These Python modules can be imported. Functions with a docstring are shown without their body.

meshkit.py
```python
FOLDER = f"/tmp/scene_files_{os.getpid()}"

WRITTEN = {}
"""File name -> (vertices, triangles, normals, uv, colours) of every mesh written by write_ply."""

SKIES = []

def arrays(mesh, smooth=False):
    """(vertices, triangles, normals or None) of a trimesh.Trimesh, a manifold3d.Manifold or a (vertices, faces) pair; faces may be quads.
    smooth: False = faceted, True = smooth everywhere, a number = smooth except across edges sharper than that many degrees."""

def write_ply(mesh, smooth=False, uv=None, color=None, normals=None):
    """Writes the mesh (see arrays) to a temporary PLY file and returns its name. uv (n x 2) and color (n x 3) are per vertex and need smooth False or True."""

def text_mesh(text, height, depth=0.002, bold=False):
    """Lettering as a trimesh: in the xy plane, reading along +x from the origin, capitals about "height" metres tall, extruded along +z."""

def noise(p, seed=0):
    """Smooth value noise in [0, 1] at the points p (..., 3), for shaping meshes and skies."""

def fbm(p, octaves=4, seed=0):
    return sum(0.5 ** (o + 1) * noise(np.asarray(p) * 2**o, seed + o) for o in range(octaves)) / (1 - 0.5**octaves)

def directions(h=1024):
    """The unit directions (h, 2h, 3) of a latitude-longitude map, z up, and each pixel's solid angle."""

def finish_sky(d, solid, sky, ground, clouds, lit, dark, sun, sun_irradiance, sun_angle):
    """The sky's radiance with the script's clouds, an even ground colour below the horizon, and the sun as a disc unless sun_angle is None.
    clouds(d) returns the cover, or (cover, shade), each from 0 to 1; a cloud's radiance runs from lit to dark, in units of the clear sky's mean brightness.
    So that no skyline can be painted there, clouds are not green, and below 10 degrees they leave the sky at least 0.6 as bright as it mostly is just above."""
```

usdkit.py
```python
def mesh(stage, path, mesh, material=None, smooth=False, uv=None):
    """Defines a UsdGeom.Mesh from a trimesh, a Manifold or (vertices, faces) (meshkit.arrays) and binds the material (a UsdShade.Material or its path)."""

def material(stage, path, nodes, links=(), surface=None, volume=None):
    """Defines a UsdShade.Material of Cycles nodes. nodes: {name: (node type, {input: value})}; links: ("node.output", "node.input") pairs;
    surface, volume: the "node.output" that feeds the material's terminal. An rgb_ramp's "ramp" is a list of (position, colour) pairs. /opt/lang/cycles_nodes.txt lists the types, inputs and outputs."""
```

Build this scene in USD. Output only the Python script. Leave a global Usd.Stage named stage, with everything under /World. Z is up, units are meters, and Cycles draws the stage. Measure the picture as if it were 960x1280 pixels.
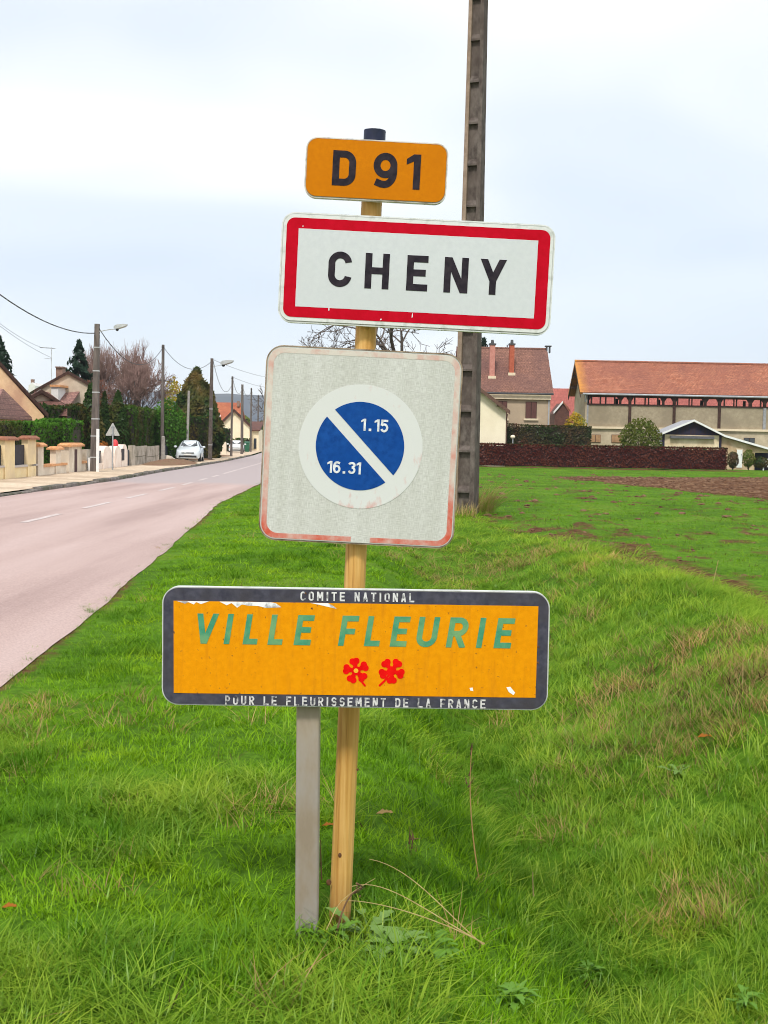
import math, random
import numpy as np, trimesh, usdkit, meshkit
from shapely.geometry import LineString, Polygon, Point, box as sbox
from shapely import union_all, affinity
from pxr import Usd, UsdGeom, UsdLux, UsdShade, Sdf, Gf, Vt

RNG = np.random.default_rng(7)
stage = Usd.Stage.CreateInMemory()
UsdGeom.SetStageUpAxis(stage, UsdGeom.Tokens.z)
UsdGeom.SetStageMetersPerUnit(stage, 1.0)
world = UsdGeom.Xform.Define(stage, '/World')
stage.SetDefaultPrim(world.GetPrim())
UsdGeom.Scope.Define(stage, '/World/Looks')

# ---------------------------------------------------------------- camera (eye 1.70 m above the foot of the signpost)
F = 1600.0                                   # focal length in pixels of the 960 x 1280 photograph
EYE = np.array([0, 0, 1.70])
PITCH, ROLL = math.atan(92 / F), math.radians(1.1)
fwd = np.array([0, math.cos(PITCH), -math.sin(PITCH)])
_u0, _r0 = np.array([0, math.sin(PITCH), math.cos(PITCH)]), np.array([1.0, 0, 0])
right = math.cos(ROLL) * _r0 + math.sin(ROLL) * _u0
up = math.cos(ROLL) * _u0 - math.sin(ROLL) * _r0
cam = UsdGeom.Camera.Define(stage, '/World/camera')
cam.AddTransformOp().Set(Gf.Matrix4d(*right, 0, *up, 0, *(-fwd), 0, *EYE, 1))
cam.CreateHorizontalApertureAttr(24.0)
cam.CreateVerticalApertureAttr(32.0)
cam.CreateFocalLengthAttr(24.0 * F / 960)
cam.CreateClippingRangeAttr(Gf.Vec2f(0.1, 20000))
EXPOSURE = 0.50
cam.CreateExposureAttr(EXPOSURE)

# ---------------------------------------------------------------- sky and veiled sun
SUN = np.array([-0.12, -0.58, 0.80]); SUN /= np.linalg.norm(SUN)
SUN_I, SKY_I = 0.56, 0.115
sun = UsdLux.DistantLight.Define(stage, '/World/sun')
sun.CreateIntensityAttr(SUN_I); sun.CreateAngleAttr(10.0); sun.CreateNormalizeAttr(True)
sun.CreateColorAttr(Gf.Vec3f(1.0, 0.96, 0.89))
_x = np.cross([0, 0, 1], SUN); _x /= np.linalg.norm(_x); _y = np.cross(SUN, _x)
sun.AddTransformOp().Set(Gf.Matrix4d(*_x, 0, *_y, 0, *SUN, 0, 0, 0, 0, 1))
usdkit.material(stage, '/World/Looks/sky', {
    'sky': ('sky_texture', {'sky_type': 'single_scattering', 'sun_disc': False, 'sun_elevation': math.asin(SUN[2]), 'sun_rotation': math.atan2(SUN[0], SUN[1]), 'air_density': 1.0, 'aerosol_density': 1.6}),
    'tc': ('texture_coordinate', {}),
    'mp': ('mapping', {'scale': (1.0, 1.0, 3.2), 'location': (0.2, 1.5, 1.9)}),
    'n': ('noise_texture', {'scale': 1.45, 'detail': 3.0, 'roughness': 0.45, 'distortion': 0.3}),
    'r': ('rgb_ramp', {'ramp': [(0.28, (4.8, 5.4, 6.2)), (0.42, (5.7, 6.15, 6.7)), (0.52, (7.2, 7.3, 7.3))]}),
    'm': ('mix', {'fac': 0.86}),
    'bg': ('background_shader', {'strength': SKY_I}),
}, [('tc.generated', 'mp.vector'), ('mp.vector', 'n.vector'), ('n.fac', 'r.fac'), ('sky.color', 'm.color1'), ('r.color', 'm.color2'), ('m.color', 'bg.color')], surface='bg.background')
dome = UsdLux.DomeLight.Define(stage, '/World/sky')
UsdShade.MaterialBindingAPI.Apply(dome.GetPrim()).Bind(UsdShade.Material.Get(stage, '/World/Looks/sky'))
dome.GetPrim().SetCustomDataByKey('kind', 'structure')

# ---------------------------------------------------------------- helpers
def px_ray(px, py):
    return fwd + right * (px - 480) / F - up * (py - 640) / F
def at(px, py, Y):
    """The point of the place at distance Y that the photograph shows at this pixel."""
    d = px_ray(px, py)
    return EYE + d * (Y / d[1])
def on_ground(px, py):
    d, Y = px_ray(px, py), 20.0
    for _ in range(60):
        p = EYE + d * (Y / d[1])
        Y = 0.5 * Y + 0.5 * (float(H(p[0], p[1])) - EYE[2]) / d[2] * d[1]
    return EYE + d * (Y / d[1])
def lin(r, g, b):
    c = np.array([r, g, b]) / 255.0
    return tuple(np.where(c <= 0.04045, c / 12.92, ((c + 0.055) / 1.055) ** 2.4))
def unique(parent, name):
    n, k = name, 0
    while stage.GetPrimAtPath(f'{parent}/{n}'):
        k += 1
        n = f'{name}_{k:03d}'
    return f'{parent}/{n}'
ORIGIN = {}
def tag(p, label=None, cat=None, group=None, kind=None):
    p = p.GetPrim() if hasattr(p, 'GetPrim') else p
    for k, v in (('label', label), ('category', cat), ('group', group), ('kind', kind)):
        if v:
            p.SetCustomDataByKey(k, v)
    return p
def thing(name, label, cat, loc=(0, 0, 0), group=None, kind=None):
    path = unique('/World', name)
    x = UsdGeom.Xform.Define(stage, path)
    x.AddTranslateOp().Set(Gf.Vec3d(*map(float, loc)))
    ORIGIN[path] = np.array(loc, float)
    tag(x, label, cat, group, kind)
    return path
def obj(name, mesh, material, parent='/World', smooth=False, label=None, cat=None, group=None, kind=None, local=False):
    """One mesh given in world metres (local=True: in its parent's own frame)."""
    v, f, n = meshkit.arrays(mesh, smooth)
    off = np.zeros(3) if local else ORIGIN.get(parent, np.zeros(3))
    path = unique(parent, name)
    m = UsdGeom.Mesh.Define(stage, path)
    m.CreatePointsAttr(Vt.Vec3fArray.FromNumpy((v - off).astype(np.float32)))
    m.CreateFaceVertexCountsAttr(Vt.IntArray.FromNumpy(np.full(len(f), 3, np.int32)))
    m.CreateFaceVertexIndicesAttr(Vt.IntArray.FromNumpy(f.astype(np.int32).ravel()))
    m.CreateSubdivisionSchemeAttr('none')
    if n is not None:
        m.CreateNormalsAttr(Vt.Vec3fArray.FromNumpy(n.astype(np.float32))); m.SetNormalsInterpolation('vertex')
    if material is not None:
        UsdShade.MaterialBindingAPI.Apply(m.GetPrim()).Bind(M[material])
    ORIGIN[path] = off
    tag(m, label, cat, group, kind)
    return path
cat3 = trimesh.util.concatenate
def bx(x0, x1, y0, y1, z0, z1):
    b = trimesh.creation.box([abs(x1 - x0), abs(y1 - y0), abs(z1 - z0)])
    b.apply_translation([(x0 + x1) / 2, (y0 + y1) / 2, (z0 + z1) / 2])
    return b
def hull(points):
    return trimesh.convex.convex_hull(np.asarray(points, float))
def slab(p0, p1, thick, z0, z1, back=0.0):
    """A vertical box along the line p0-p1 (x, y), its front face on that line moved back, its thickness away from the road (to the left)."""
    a, b = np.array(p0[:2], float), np.array(p1[:2], float)
    d = (b - a) / np.linalg.norm(b - a)
    n = np.array([-d[1], d[0]])
    c = [a + n * back, b + n * back, b + n * (back + thick), a + n * (back + thick)]
    return hull([(*q, z) for q in c for z in (z0, z1)])
def prism_x(poly_yz, x0, x1):
    return hull([(x, y, z) for y, z in poly_yz for x in (x0, x1)])
def prism_y(poly_xz, y0, y1):
    return hull([(x, y, z) for x, z in poly_xz for y in (y0, y1)])
def plane_slab(pts, t):
    """A flat slab under four (or more) planar points, t thick."""
    p = np.asarray(pts, float)
    n = np.cross(p[1] - p[0], p[2] - p[0]); n /= np.linalg.norm(n)
    if n[2] < 0: n = -n
    return hull(np.vstack([p, p - n * t]))
def tube(pts, radii, sides=6, cap=True):
    pts = np.asarray(pts, float); radii = np.broadcast_to(np.asarray(radii, float), len(pts))
    t = np.gradient(pts, axis=0); t /= np.linalg.norm(t, axis=1, keepdims=True) + 1e-12
    ref = np.array([0, 0, 1.0]) if abs(t[0][2]) < 0.9 else np.array([1.0, 0, 0])
    s = np.cross(t, ref); s /= np.linalg.norm(s, axis=1, keepdims=True); q = np.cross(t, s)
    a = np.arange(sides) * 2 * np.pi / sides
    v = (pts[:, None] + radii[:, None, None] * (s[:, None] * np.cos(a)[:, None] + q[:, None] * np.sin(a)[:, None])).reshape(-1, 3)
    f = []
    for i in range(len(pts) - 1):
        for j in range(sides):
            k = (j + 1) % sides
            f += [(i * sides + j, i * sides + k, (i + 1) * sides + k), (i * sides + j, (i + 1) * sides + k, (i + 1) * sides + j)]
    if cap:
        for j in range(1, sides - 1):
            f += [(0, j + 1, j), ((len(pts) - 1) * sides, (len(pts) - 1) * sides + j, (len(pts) - 1) * sides + j + 1)]
    m = trimesh.Trimesh(v, np.array(f), process=False)
    if m.volume < 0:
        m.invert()
    return m
def cable(p0, p1, sag, r, n=18):
    t = np.linspace(0, 1, n)[:, None]
    p = np.asarray(p0) * (1 - t) + np.asarray(p1) * t
    p[:, 2] -= sag * 4 * (t * (1 - t))[:, 0]
    return tube(p, r, 5)

# ---------------------------------------------------------------- materials
M = {}
def mat(name, nodes, links, surface):
    M[name] = usdkit.material(stage, '/World/Looks/' + name, nodes, links, surface)
def surf(name, c1, c2, scale=6.0, rough=0.75, bump=0.0, bscale=None, c3=None, big=0.0, coord='object', stretch=(1, 1, 1), spec=0.3, coat=0.0, metal=0.0, lo=0.35, hi=0.65, bdist=0.02):
    """Two tones mixed by fine noise, a third by a large noise, and relief."""
    ns = {'tc': ('texture_coordinate', {}), 'g': ('geometry', {}), 'mp': ('mapping', {'scale': stretch}),
          'n': ('noise_texture', {'scale': scale, 'detail': 6.0, 'roughness': 0.62}),
          'r': ('rgb_ramp', {'ramp': [(lo, c1), (hi, c2)]}),
          'p': ('principled_bsdf', {'roughness': rough, 'specular_ior_level': spec, 'coat_weight': coat, 'metallic': metal})}
    src = 'tc.object' if coord == 'object' else 'g.position'
    ls = [(src, 'mp.vector'), ('mp.vector', 'n.vector'), ('n.fac', 'r.fac')]
    col = 'r.color'
    if c3 is not None:
        ns['n3'] = ('noise_texture', {'scale': big, 'detail': 4.0, 'roughness': 0.6})
        ns['r3'] = ('rgb_ramp', {'ramp': [(0.42, (0, 0, 0)), (0.68, (1, 1, 1))]})
        ns['m3'] = ('mix', {'color2': c3})
        ls += [('mp.vector', 'n3.vector'), ('n3.fac', 'r3.fac'), ('r3.color', 'm3.fac'), (col, 'm3.color1')]
        col = 'm3.color'
    if bump:
        ns['nb'] = ('noise_texture', {'scale': bscale or scale * 3, 'detail': 5.0, 'roughness': 0.65})
        ns['b'] = ('bump', {'strength': bump, 'distance': bdist})
        ls += [('mp.vector', 'nb.vector'), ('nb.fac', 'b.height'), ('b.normal', 'p.normal')]
    ls.append((col, 'p.base_color'))
    mat(name, ns, ls, 'p.BSDF')
def roof(name, c1, c2, mortar, c3, axis='x', w=0.20, h=0.16, big=0.5, lichen=None, zs=1.5):
    """Flat clay tiles too far away to tell apart: rows of brick pattern with relief, patches of weathering."""
    ns = {'g': ('geometry', {}), 's': ('separate_xyz', {}), 'z': ('math', {'math_type': 'multiply', 'value2': zs}), 'c': ('combine_xyz', {}),
          'k': ('brick_texture', {'color1': c1, 'color2': c2, 'mortar': mortar, 'scale': 1.0, 'brick_width': w, 'row_height': h, 'mortar_size': 0.012, 'bias': -0.1}),
          'n': ('noise_texture', {'scale': big, 'detail': 5.0, 'roughness': 0.65}), 'r': ('rgb_ramp', {'ramp': [(0.40, (0, 0, 0)), (0.66, (1, 1, 1))]}),
          'm': ('mix', {'color2': c3}), 'n2': ('noise_texture', {'scale': 9.0, 'detail': 4.0, 'roughness': 0.7}),
          'r2': ('rgb_ramp', {'ramp': [(0.33, (0.45, 0.45, 0.47)), (0.67, (1.40, 1.36, 1.32))]}), 'mm': ('mix', {'mix_type': 'multiply', 'fac': 0.8}),
          'b': ('bump', {'strength': 0.5, 'distance': 0.03}), 'p': ('principled_bsdf', {'roughness': 0.8, 'specular_ior_level': 0.2})}
    ls = [('g.position', 's.vector'), ('s.' + axis, 'c.x'), ('s.z', 'z.value1'), ('z.value', 'c.y'), ('c.vector', 'k.vector'), ('g.position', 'n.vector'), ('n.fac', 'r.fac'), ('r.color', 'm.fac'),
          ('k.color', 'm.color1'), ('g.position', 'n2.vector'), ('n2.fac', 'r2.fac'), ('m.color', 'mm.color1'), ('r2.color', 'mm.color2'), ('k.fac', 'b.height'), ('b.normal', 'p.normal')]
    ns['b'][1]['invert'] = True
    col = 'mm.color'
    if lichen:
        x0, x1, lc = lichen                   # a lichen band that fades from x0 to x1 along the verge
        ns |= {'lr': ('map_range', {'from_min': x0, 'from_max': x1, 'to_min': 1.0, 'to_max': 0.0, 'clamp': True}), 'ln': ('noise_texture', {'scale': 3.0, 'detail': 4.0}),
               'lm': ('math', {'math_type': 'multiply'}), 'lk': ('math', {'math_type': 'multiply', 'value2': 1.9, 'use_clamp': True}), 'lx': ('mix', {'color2': lc})}
        ls += [('s.x', 'lr.value'), ('g.position', 'ln.vector'), ('ln.fac', 'lm.value1'), ('lr.result', 'lm.value2'), ('lm.value', 'lk.value1'), ('lk.value', 'lx.fac'), (col, 'lx.color1')]
        col = 'lx.color'
    ls.append((col, 'p.base_color'))
    mat(name, ns, ls, 'p.BSDF')
def leafy(name, tones, trans=0.35, patch=None, pscale=0.6, gloss=0.012, pos=1.0):
    """Leaves: a tone for each separate leaf, shifted by patches, light passing through."""
    ns = {'g': ('geometry', {}), 'r': ('rgb_ramp', {'ramp': tones}), 'd': ('diffuse_bsdf', {}), 't': ('translucent_bsdf', {}), 'mx': ('mix_closure', {'fac': trans}),
          'gl': ('glossy_bsdf', {'roughness': 0.45, 'color': (0.9, 0.95, 1.0)}), 'm2': ('mix_closure', {'fac': gloss})}
    ls = [('g.random_per_island', 'r.fac'), ('d.BSDF', 'mx.closure1'), ('t.BSDF', 'mx.closure2'), ('mx.closure', 'm2.closure1'), ('gl.BSDF', 'm2.closure2')]
    col = 'r.color'
    if patch:
        ns |= {'n': ('noise_texture', {'scale': pscale, 'detail': 4.0, 'roughness': 0.6}), 'pr': ('rgb_ramp', {'ramp': [(0.45, (0, 0, 0)), (0.65, (1, 1, 1))]}), 'pm': ('mix', {'color2': patch})}
        ls += [('g.position', 'n.vector'), ('n.fac', 'pr.fac'), ('pr.color', 'pm.fac'), (col, 'pm.color1')]
        col = 'pm.color'
    ls += [(col, 'd.color'), (col, 't.color')]
    mat(name, ns, ls, 'm2.closure')

# ---------------------------------------------------------------- lie of the land
def xl(y): return np.interp(y, [-100, 50, 64, 87, 128, 160, 230, 400], [-10.45, -10.5, -11.1, -11.7, -13.3, -15.2, -20, -36])
def xr(y): return np.interp(y, [-100, 0, 5, 8.6, 11.3, 14.4, 19, 33.5, 52, 70, 90, 130, 160, 230, 400], [-2.3, -2.3, -2.42, -2.58, -2.70, -2.95, -3.25, -4.35, -4.9, -5.2, -5.9, -8.3, -10.3, -15, -31])
def xw(y): return np.interp(y, [-100, 45, 55, 70, 85, 100, 150, 200, 400], [-13.4, -13.4, -13.55, -14.0, -14.9, -16.0, -20.0, -26, -48])
def xc(y): return np.interp(y, [-100, 23, 30, 44, 59, 90, 130, 160, 230], [-6.95, -6.98, -7.08, -7.25, -7.76, -8.9, -11.0, -12.9, -17.6])
def xfe(y): return np.interp(y, [-100, 0, 8, 12.35, 18, 26.4, 40, 100], [4.6, 4.5, 4.1, 3.75, 3.17, 1.85, 1.0, 0.0])     # edge of the sown field
def xditch(y): return np.interp(y, [-50, 0, 4.5, 6.2, 8.5, 14, 25], [1.2, 1.15, 1.0, 0.92, 0.68, 0.72, 0.9])
def zroad(y): return -0.003 * np.clip(y, 0, 100)
def sstep(a, b, x):
    t = np.clip((np.asarray(x, float) - a) / (b - a), 0, 1)
    return t * t * (3 - 2 * t)
def H(x, y):
    x, y = np.asarray(x, float), np.asarray(y, float)
    zr = zroad(y)
    e = x - xr(y)
    p = np.stack([x, y, np.zeros_like(x)], -1)
    far = sstep(40, 110, y)
    z = zr + sstep(0.0, 0.9, e) * ((0.0 - zr) * (1 - far) + far * 0.06)
    d = x - xditch(y)
    fade = 1 - sstep(14, 26, y)
    z = z - 0.70 * np.where(d < 0, np.exp(-(d / 0.50) ** 2), 1 - sstep(0.05, 2.3, d)) * fade
    z = z + 0.20 * np.exp(-((d - 2.35) / 0.75) ** 2) * fade
    z = z - 0.125 * np.exp(-((x + 0.15) ** 2 + (y - 4.5) ** 2) / 0.55 ** 2)
    z = z + sstep(0.3, 2.0, x - xfe(y)) * 0.05
    land = sstep(0.0, 0.8, e)
    z = z + land * ((meshkit.fbm(p * 0.9, 3, 3) - 0.5) * 0.10 + (meshkit.fbm(p * 3.1, 2, 9) - 0.5) * 0.05 * (1 - sstep(20, 45, y)))
    left = x < xl(y) + 0.1
    z = np.where(left, zr + 0.0, z)
    z = z + np.where(x < -30, 0, 0) + sstep(250, 1500, np.hypot(x, y)) * -2.0
    return z
def soil_mask(x, y):
    p = np.stack([x, y, 0 * x], -1)
    n = meshkit.fbm(p * np.array([0.35, 0.22, 1]), 4, 21) - 0.5
    # bare ploughed patch in the sown field
    lo, hi = 5.9 + 0.0 * y, 60
    near = np.interp(x, [6.5, 8.7, 11.7, 15, 40], [58.5, 55.5, 39.0, 30.5, 24.0])
    farl = np.interp(x, [6.5, 8.7, 12.5, 20, 40], [59.0, 61.5, 63.5, 66.5, 70])
    m = np.minimum(sstep(-1.2, 0.8, y - near + n * 5), sstep(-1.5, 1.0, farl - y + n * 5)) * sstep(7.0, 9.2, x + n * 4)
    # crumbly strip of bare earth at the edge of the field
    d = x - xfe(y)
    strip = np.exp(-((d - 0.62 - 1.2 * n) / 0.55) ** 2) * sstep(9, 12, y) * (1 - sstep(27, 30, y)) * sstep(-0.22, -0.02, meshkit.fbm(p * np.array([2.0, 1.2, 1]), 4, 22) - 0.5)
    n2 = meshkit.fbm(p * np.array([3.0, 1.5, 1]), 4, 22) - 0.5
    lines = sstep(0.07, 0.17, n2 + 0.2 * n) * sstep(0.2, 1.0, d) * (1 - sstep(45, 80, y)) * 0.46
    verge_dirt = 0.52 * sstep(-0.35, -0.10, x - xr(y)) * (1 - sstep(0.0, 0.16, x - xr(y) + 0.35 * n)) * (y < 90)
    leafstrip = sstep(85.2, 86.4, y) * (1 - sstep(89.5, 90, y)) * sstep(4, 5, x) * (1 - sstep(24.3, 25.5, x))
    return np.clip(np.maximum.reduce([m, strip * 0.95, lines, leafstrip * 0.95, verge_dirt]), 0, 1)
def grow(a, b, first, ratio, most):
    out, s = [a], first
    while out[-1] < b:
        out.append(out[-1] + s); s = min(s * ratio, most)
    return np.array(out)
yy = np.concatenate([-grow(0, 4000, 1.0, 1.35, 900)[::-1][:-1] + 1.0, grow(1.0, 130, 0.10, 1.012, 1.0), grow(133, 4500, 4.0, 1.22, 600)])
xx = np.concatenate([-grow(15, 4000, 1.0, 1.25, 500)[::-1], -grow(6.0, 14.6, 0.3, 1.0, 1)[::-1], grow(-5.8, 5.0, 0.12, 1.0, 1), grow(5.2, 40, 0.22, 1.02, 0.8), grow(41.5, 4000, 1.5, 1.25, 500)])
xx = np.unique(np.round(xx, 4)); yy = np.unique(np.round(yy, 4))
gx, gy = np.meshgrid(xx, yy)
gz = H(gx, gy)
gz = gz - 0.07 * (sstep(0.10, 0.36, xr(gy) - gx) * (gx > xw(gy) - 3))          # let down under the road and the pavement
soil = soil_mask(gx, gy)
gz = gz + soil * (meshkit.noise(np.stack([gx * 3.3, gy * 3.3, 0 * gx], -1), 5) - 0.4) * 0.09 * (gy > 8) * (gx > xr(gy) + 0.5)
def grid_mesh(px, py, pz):
    r, c = px.shape
    i = np.arange(r * c).reshape(r, c)
    f = np.concatenate([np.stack([i[:-1, :-1], i[:-1, 1:], i[1:, 1:]], -1).reshape(-1, 3), np.stack([i[:-1, :-1], i[1:, 1:], i[1:, :-1]], -1).reshape(-1, 3)])
    return np.stack([px, py, pz], -1).reshape(-1, 3), f

mat('turf', {
    'g': ('geometry', {}), 'a': ('attribute', {'attribute': 'soil'}),
    'n1': ('noise_texture', {'scale': 0.45, 'detail': 5.0, 'roughness': 0.6}), 'r1': ('rgb_ramp', {'ramp': [(0.35, (0.062, 0.135, 0.012)), (0.55, (0.095, 0.205, 0.015)), (0.72, (0.15, 0.215, 0.03))]}),
    'n2': ('noise_texture', {'scale': 14.0, 'detail': 6.0, 'roughness': 0.7}), 'r2': ('rgb_ramp', {'ramp': [(0.3, (0.45, 0.5, 0.4)), (0.7, (1.35, 1.3, 1.2))]}), 'mm': ('mix', {'mix_type': 'multiply', 'fac': 1.0}),
    'n3': ('noise_texture', {'scale': 5.0, 'detail': 6.0, 'roughness': 0.75}), 'r3': ('rgb_ramp', {'ramp': [(0.30, (0.045, 0.018, 0.009)), (0.5, (0.105, 0.047, 0.023)), (0.72, (0.20, 0.108, 0.056))]}),
    'n4': ('noise_texture', {'scale': 7.0, 'detail': 4.0, 'roughness': 0.7}), 'ad': ('math', {'math_type': 'add'}), 'sb': ('map_range', {'from_min': 0.72, 'from_max': 1.02, 'to_min': 0.0, 'to_max': 1.0, 'clamp': True}),
    'mx': ('mix', {}), 'b': ('bump', {'strength': 0.6, 'distance': 0.05}), 'p': ('principled_bsdf', {'roughness': 0.95, 'specular_ior_level': 0.05})},
    [('g.position', 'n1.vector'), ('g.position', 'n2.vector'), ('g.position', 'n3.vector'), ('g.position', 'n4.vector'), ('n1.fac', 'r1.fac'), ('n2.fac', 'r2.fac'), ('r1.color', 'mm.color1'), ('r2.color', 'mm.color2'),
     ('n3.fac', 'r3.fac'), ('a.fac', 'ad.value1'), ('n4.fac', 'ad.value2'), ('ad.value', 'sb.value'), ('sb.result', 'mx.fac'), ('mm.color', 'mx.color1'), ('r3.color', 'mx.color2'), ('mx.color', 'p.base_color'),
     ('n2.fac', 'b.height'), ('b.normal', 'p.normal')], 'p.BSDF')
gp_ = obj('ground', grid_mesh(gx, gy, gz), 'turf', smooth=True, kind='structure', label='rolling ground of verge, ditch and sown field')
UsdGeom.PrimvarsAPI(stage.GetPrimAtPath(gp_)).CreatePrimvar('soil', Sdf.ValueTypeNames.FloatArray, 'vertex').Set(Vt.FloatArray.FromNumpy(soil.ravel().astype(np.float32)))

# far wooded ridge on the horizon, the blue of distant haze painted into its colour
surf('hill_wood_hazed', (0.055, 0.070, 0.095), (0.085, 0.10, 0.125), scale=0.02, rough=0.95, c3=(0.11, 0.12, 0.135), big=0.004, coord='position', spec=0.0, bump=0.6, bscale=0.05, bdist=4.0)
hx = np.linspace(-2600, 2600, 260)
for k, (Y0, base, amp, seed) in enumerate(((1750, 59, 13, 4), (1350, 36, 12, 11))):
    t = np.linspace(0, 1, 10)
    HX, T = np.meshgrid(hx, t)
    crest = base + amp * (meshkit.fbm(np.stack([hx / 420, 0 * hx, 0 * hx], -1), 4, seed) - 0.5) * 2 + 2.5 * (meshkit.noise(np.stack([hx / 14, 0 * hx, 0 * hx], -1), seed) - .5)
    if k == 1:
        crest = crest * np.interp(hx, [-900, -330, -120, 0, 200], [1, 0.9, 0.55, 0.2, 0.1])
    prof = np.sin(T * np.pi)
    obj('hills', grid_mesh(HX, Y0 + (T - 0.5) * 700, -4 + (crest[None] + 4) * prof ** 0.8), 'hill_wood_hazed', smooth=True, kind='structure')

# ---------------------------------------------------------------- road, pavement, kerb
mat('road_surface', {
    'g': ('geometry', {}), 'n1': ('noise_texture', {'scale': 45.0, 'detail': 8.0, 'roughness': 0.85}), 'r1': ('rgb_ramp', {'ramp': [(0.3, (0.22, 0.155, 0.14)), (0.5, (0.425, 0.308, 0.28)), (0.72, (0.62, 0.485, 0.45))]}),
    'mp': ('mapping', {'scale': (0.75, 0.05, 1.0)}), 'n2': ('noise_texture', {'scale': 1.0, 'detail': 5.0, 'roughness': 0.6}), 'r2': ('rgb_ramp', {'ramp': [(0.30, (0.72, 0.64, 0.62)), (0.5, (1.0, 0.95, 0.93)), (0.66, (1.13, 1.12, 1.12))]}),
    'mm': ('mix', {'mix_type': 'multiply', 'fac': 1.0}), 's': ('separate_xyz', {}), 'fy': ('map_range', {'from_min': 50.0, 'from_max': 53.0, 'to_min': 0.0, 'to_max': 1.0, 'clamp': True}), 'mf': ('mix', {'color2': (0.36, 0.29, 0.285)}),
    'n5': ('noise_texture', {'scale': 0.5, 'detail': 5.0}), 'yy': ('math', {'math_type': 'multiply_add', 'value2': 6.0}),
    'b': ('bump', {'strength': 0.35, 'distance': 0.006}), 'p': ('principled_bsdf', {'roughness': 0.6, 'specular_ior_level': 0.45})},
    [('g.position', 'n1.vector'), ('n1.fac', 'r1.fac'), ('g.position', 'mp.vector'), ('mp.vector', 'n2.vector'), ('n2.fac', 'r2.fac'), ('r1.color', 'mm.color1'), ('r2.color', 'mm.color2'), ('g.position', 's.vector'),
     ('g.position', 'n5.vector'), ('n5.fac', 'yy.value1'), ('s.y', 'yy.value3'), ('yy.value', 'fy.value'), ('fy.result', 'mf.fac'), ('mm.color', 'mf.color1'), ('mf.color', 'p.base_color'), ('n1.fac', 'b.height'), ('b.normal', 'p.normal')], 'p.BSDF')
surf('pavement_dirt', (0.50, 0.38, 0.27), (0.70, 0.58, 0.44), scale=5, rough=0.9, bump=0.4, c3=(0.42, 0.31, 0.22), big=0.45, coord='position', spec=0.1)
surf('marking_paint', (0.43, 0.34, 0.315), (0.62, 0.55, 0.53), scale=9, rough=0.6, coord='position')
surf('kerb_concrete', (0.10, 0.085, 0.075), (0.24, 0.21, 0.19), scale=5, rough=0.9, bump=0.4, coord='position', c3=(0.07, 0.08, 0.04), big=0.8)
ry = np.concatenate([np.arange(-60, 0, 4.0), np.arange(0, 60, 0.2), np.arange(60, 420, 3.0)])
ragged = (meshkit.fbm(np.stack([ry * 1.1, 0 * ry, 0 * ry], -1), 3, 31) - 0.5) * 0.08 * (ry < 60)
RX = np.stack([xl(ry) * (1 - t) + (xr(ry) + (ragged if t == 1 else 0)) * t for t in np.linspace(0, 1, 9)], 1)
RY = np.repeat(ry[:, None], 9, 1)
crown = 0.05 * np.sin(np.linspace(0, 1, 9) * np.pi)[None]
road = obj('road', grid_mesh(RX, RY, zroad(RY) + 0.008 + 0 * RX - 0.03 * (1 - np.sin(np.linspace(0, 1, 9) * np.pi))[None] * 0), 'road_surface', smooth=True, kind='structure')
PX = np.stack([xw(ry) - 1.5, xw(ry) + 0.6, xl(ry) - 0.9, xl(ry) - 0.17], 1)
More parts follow.
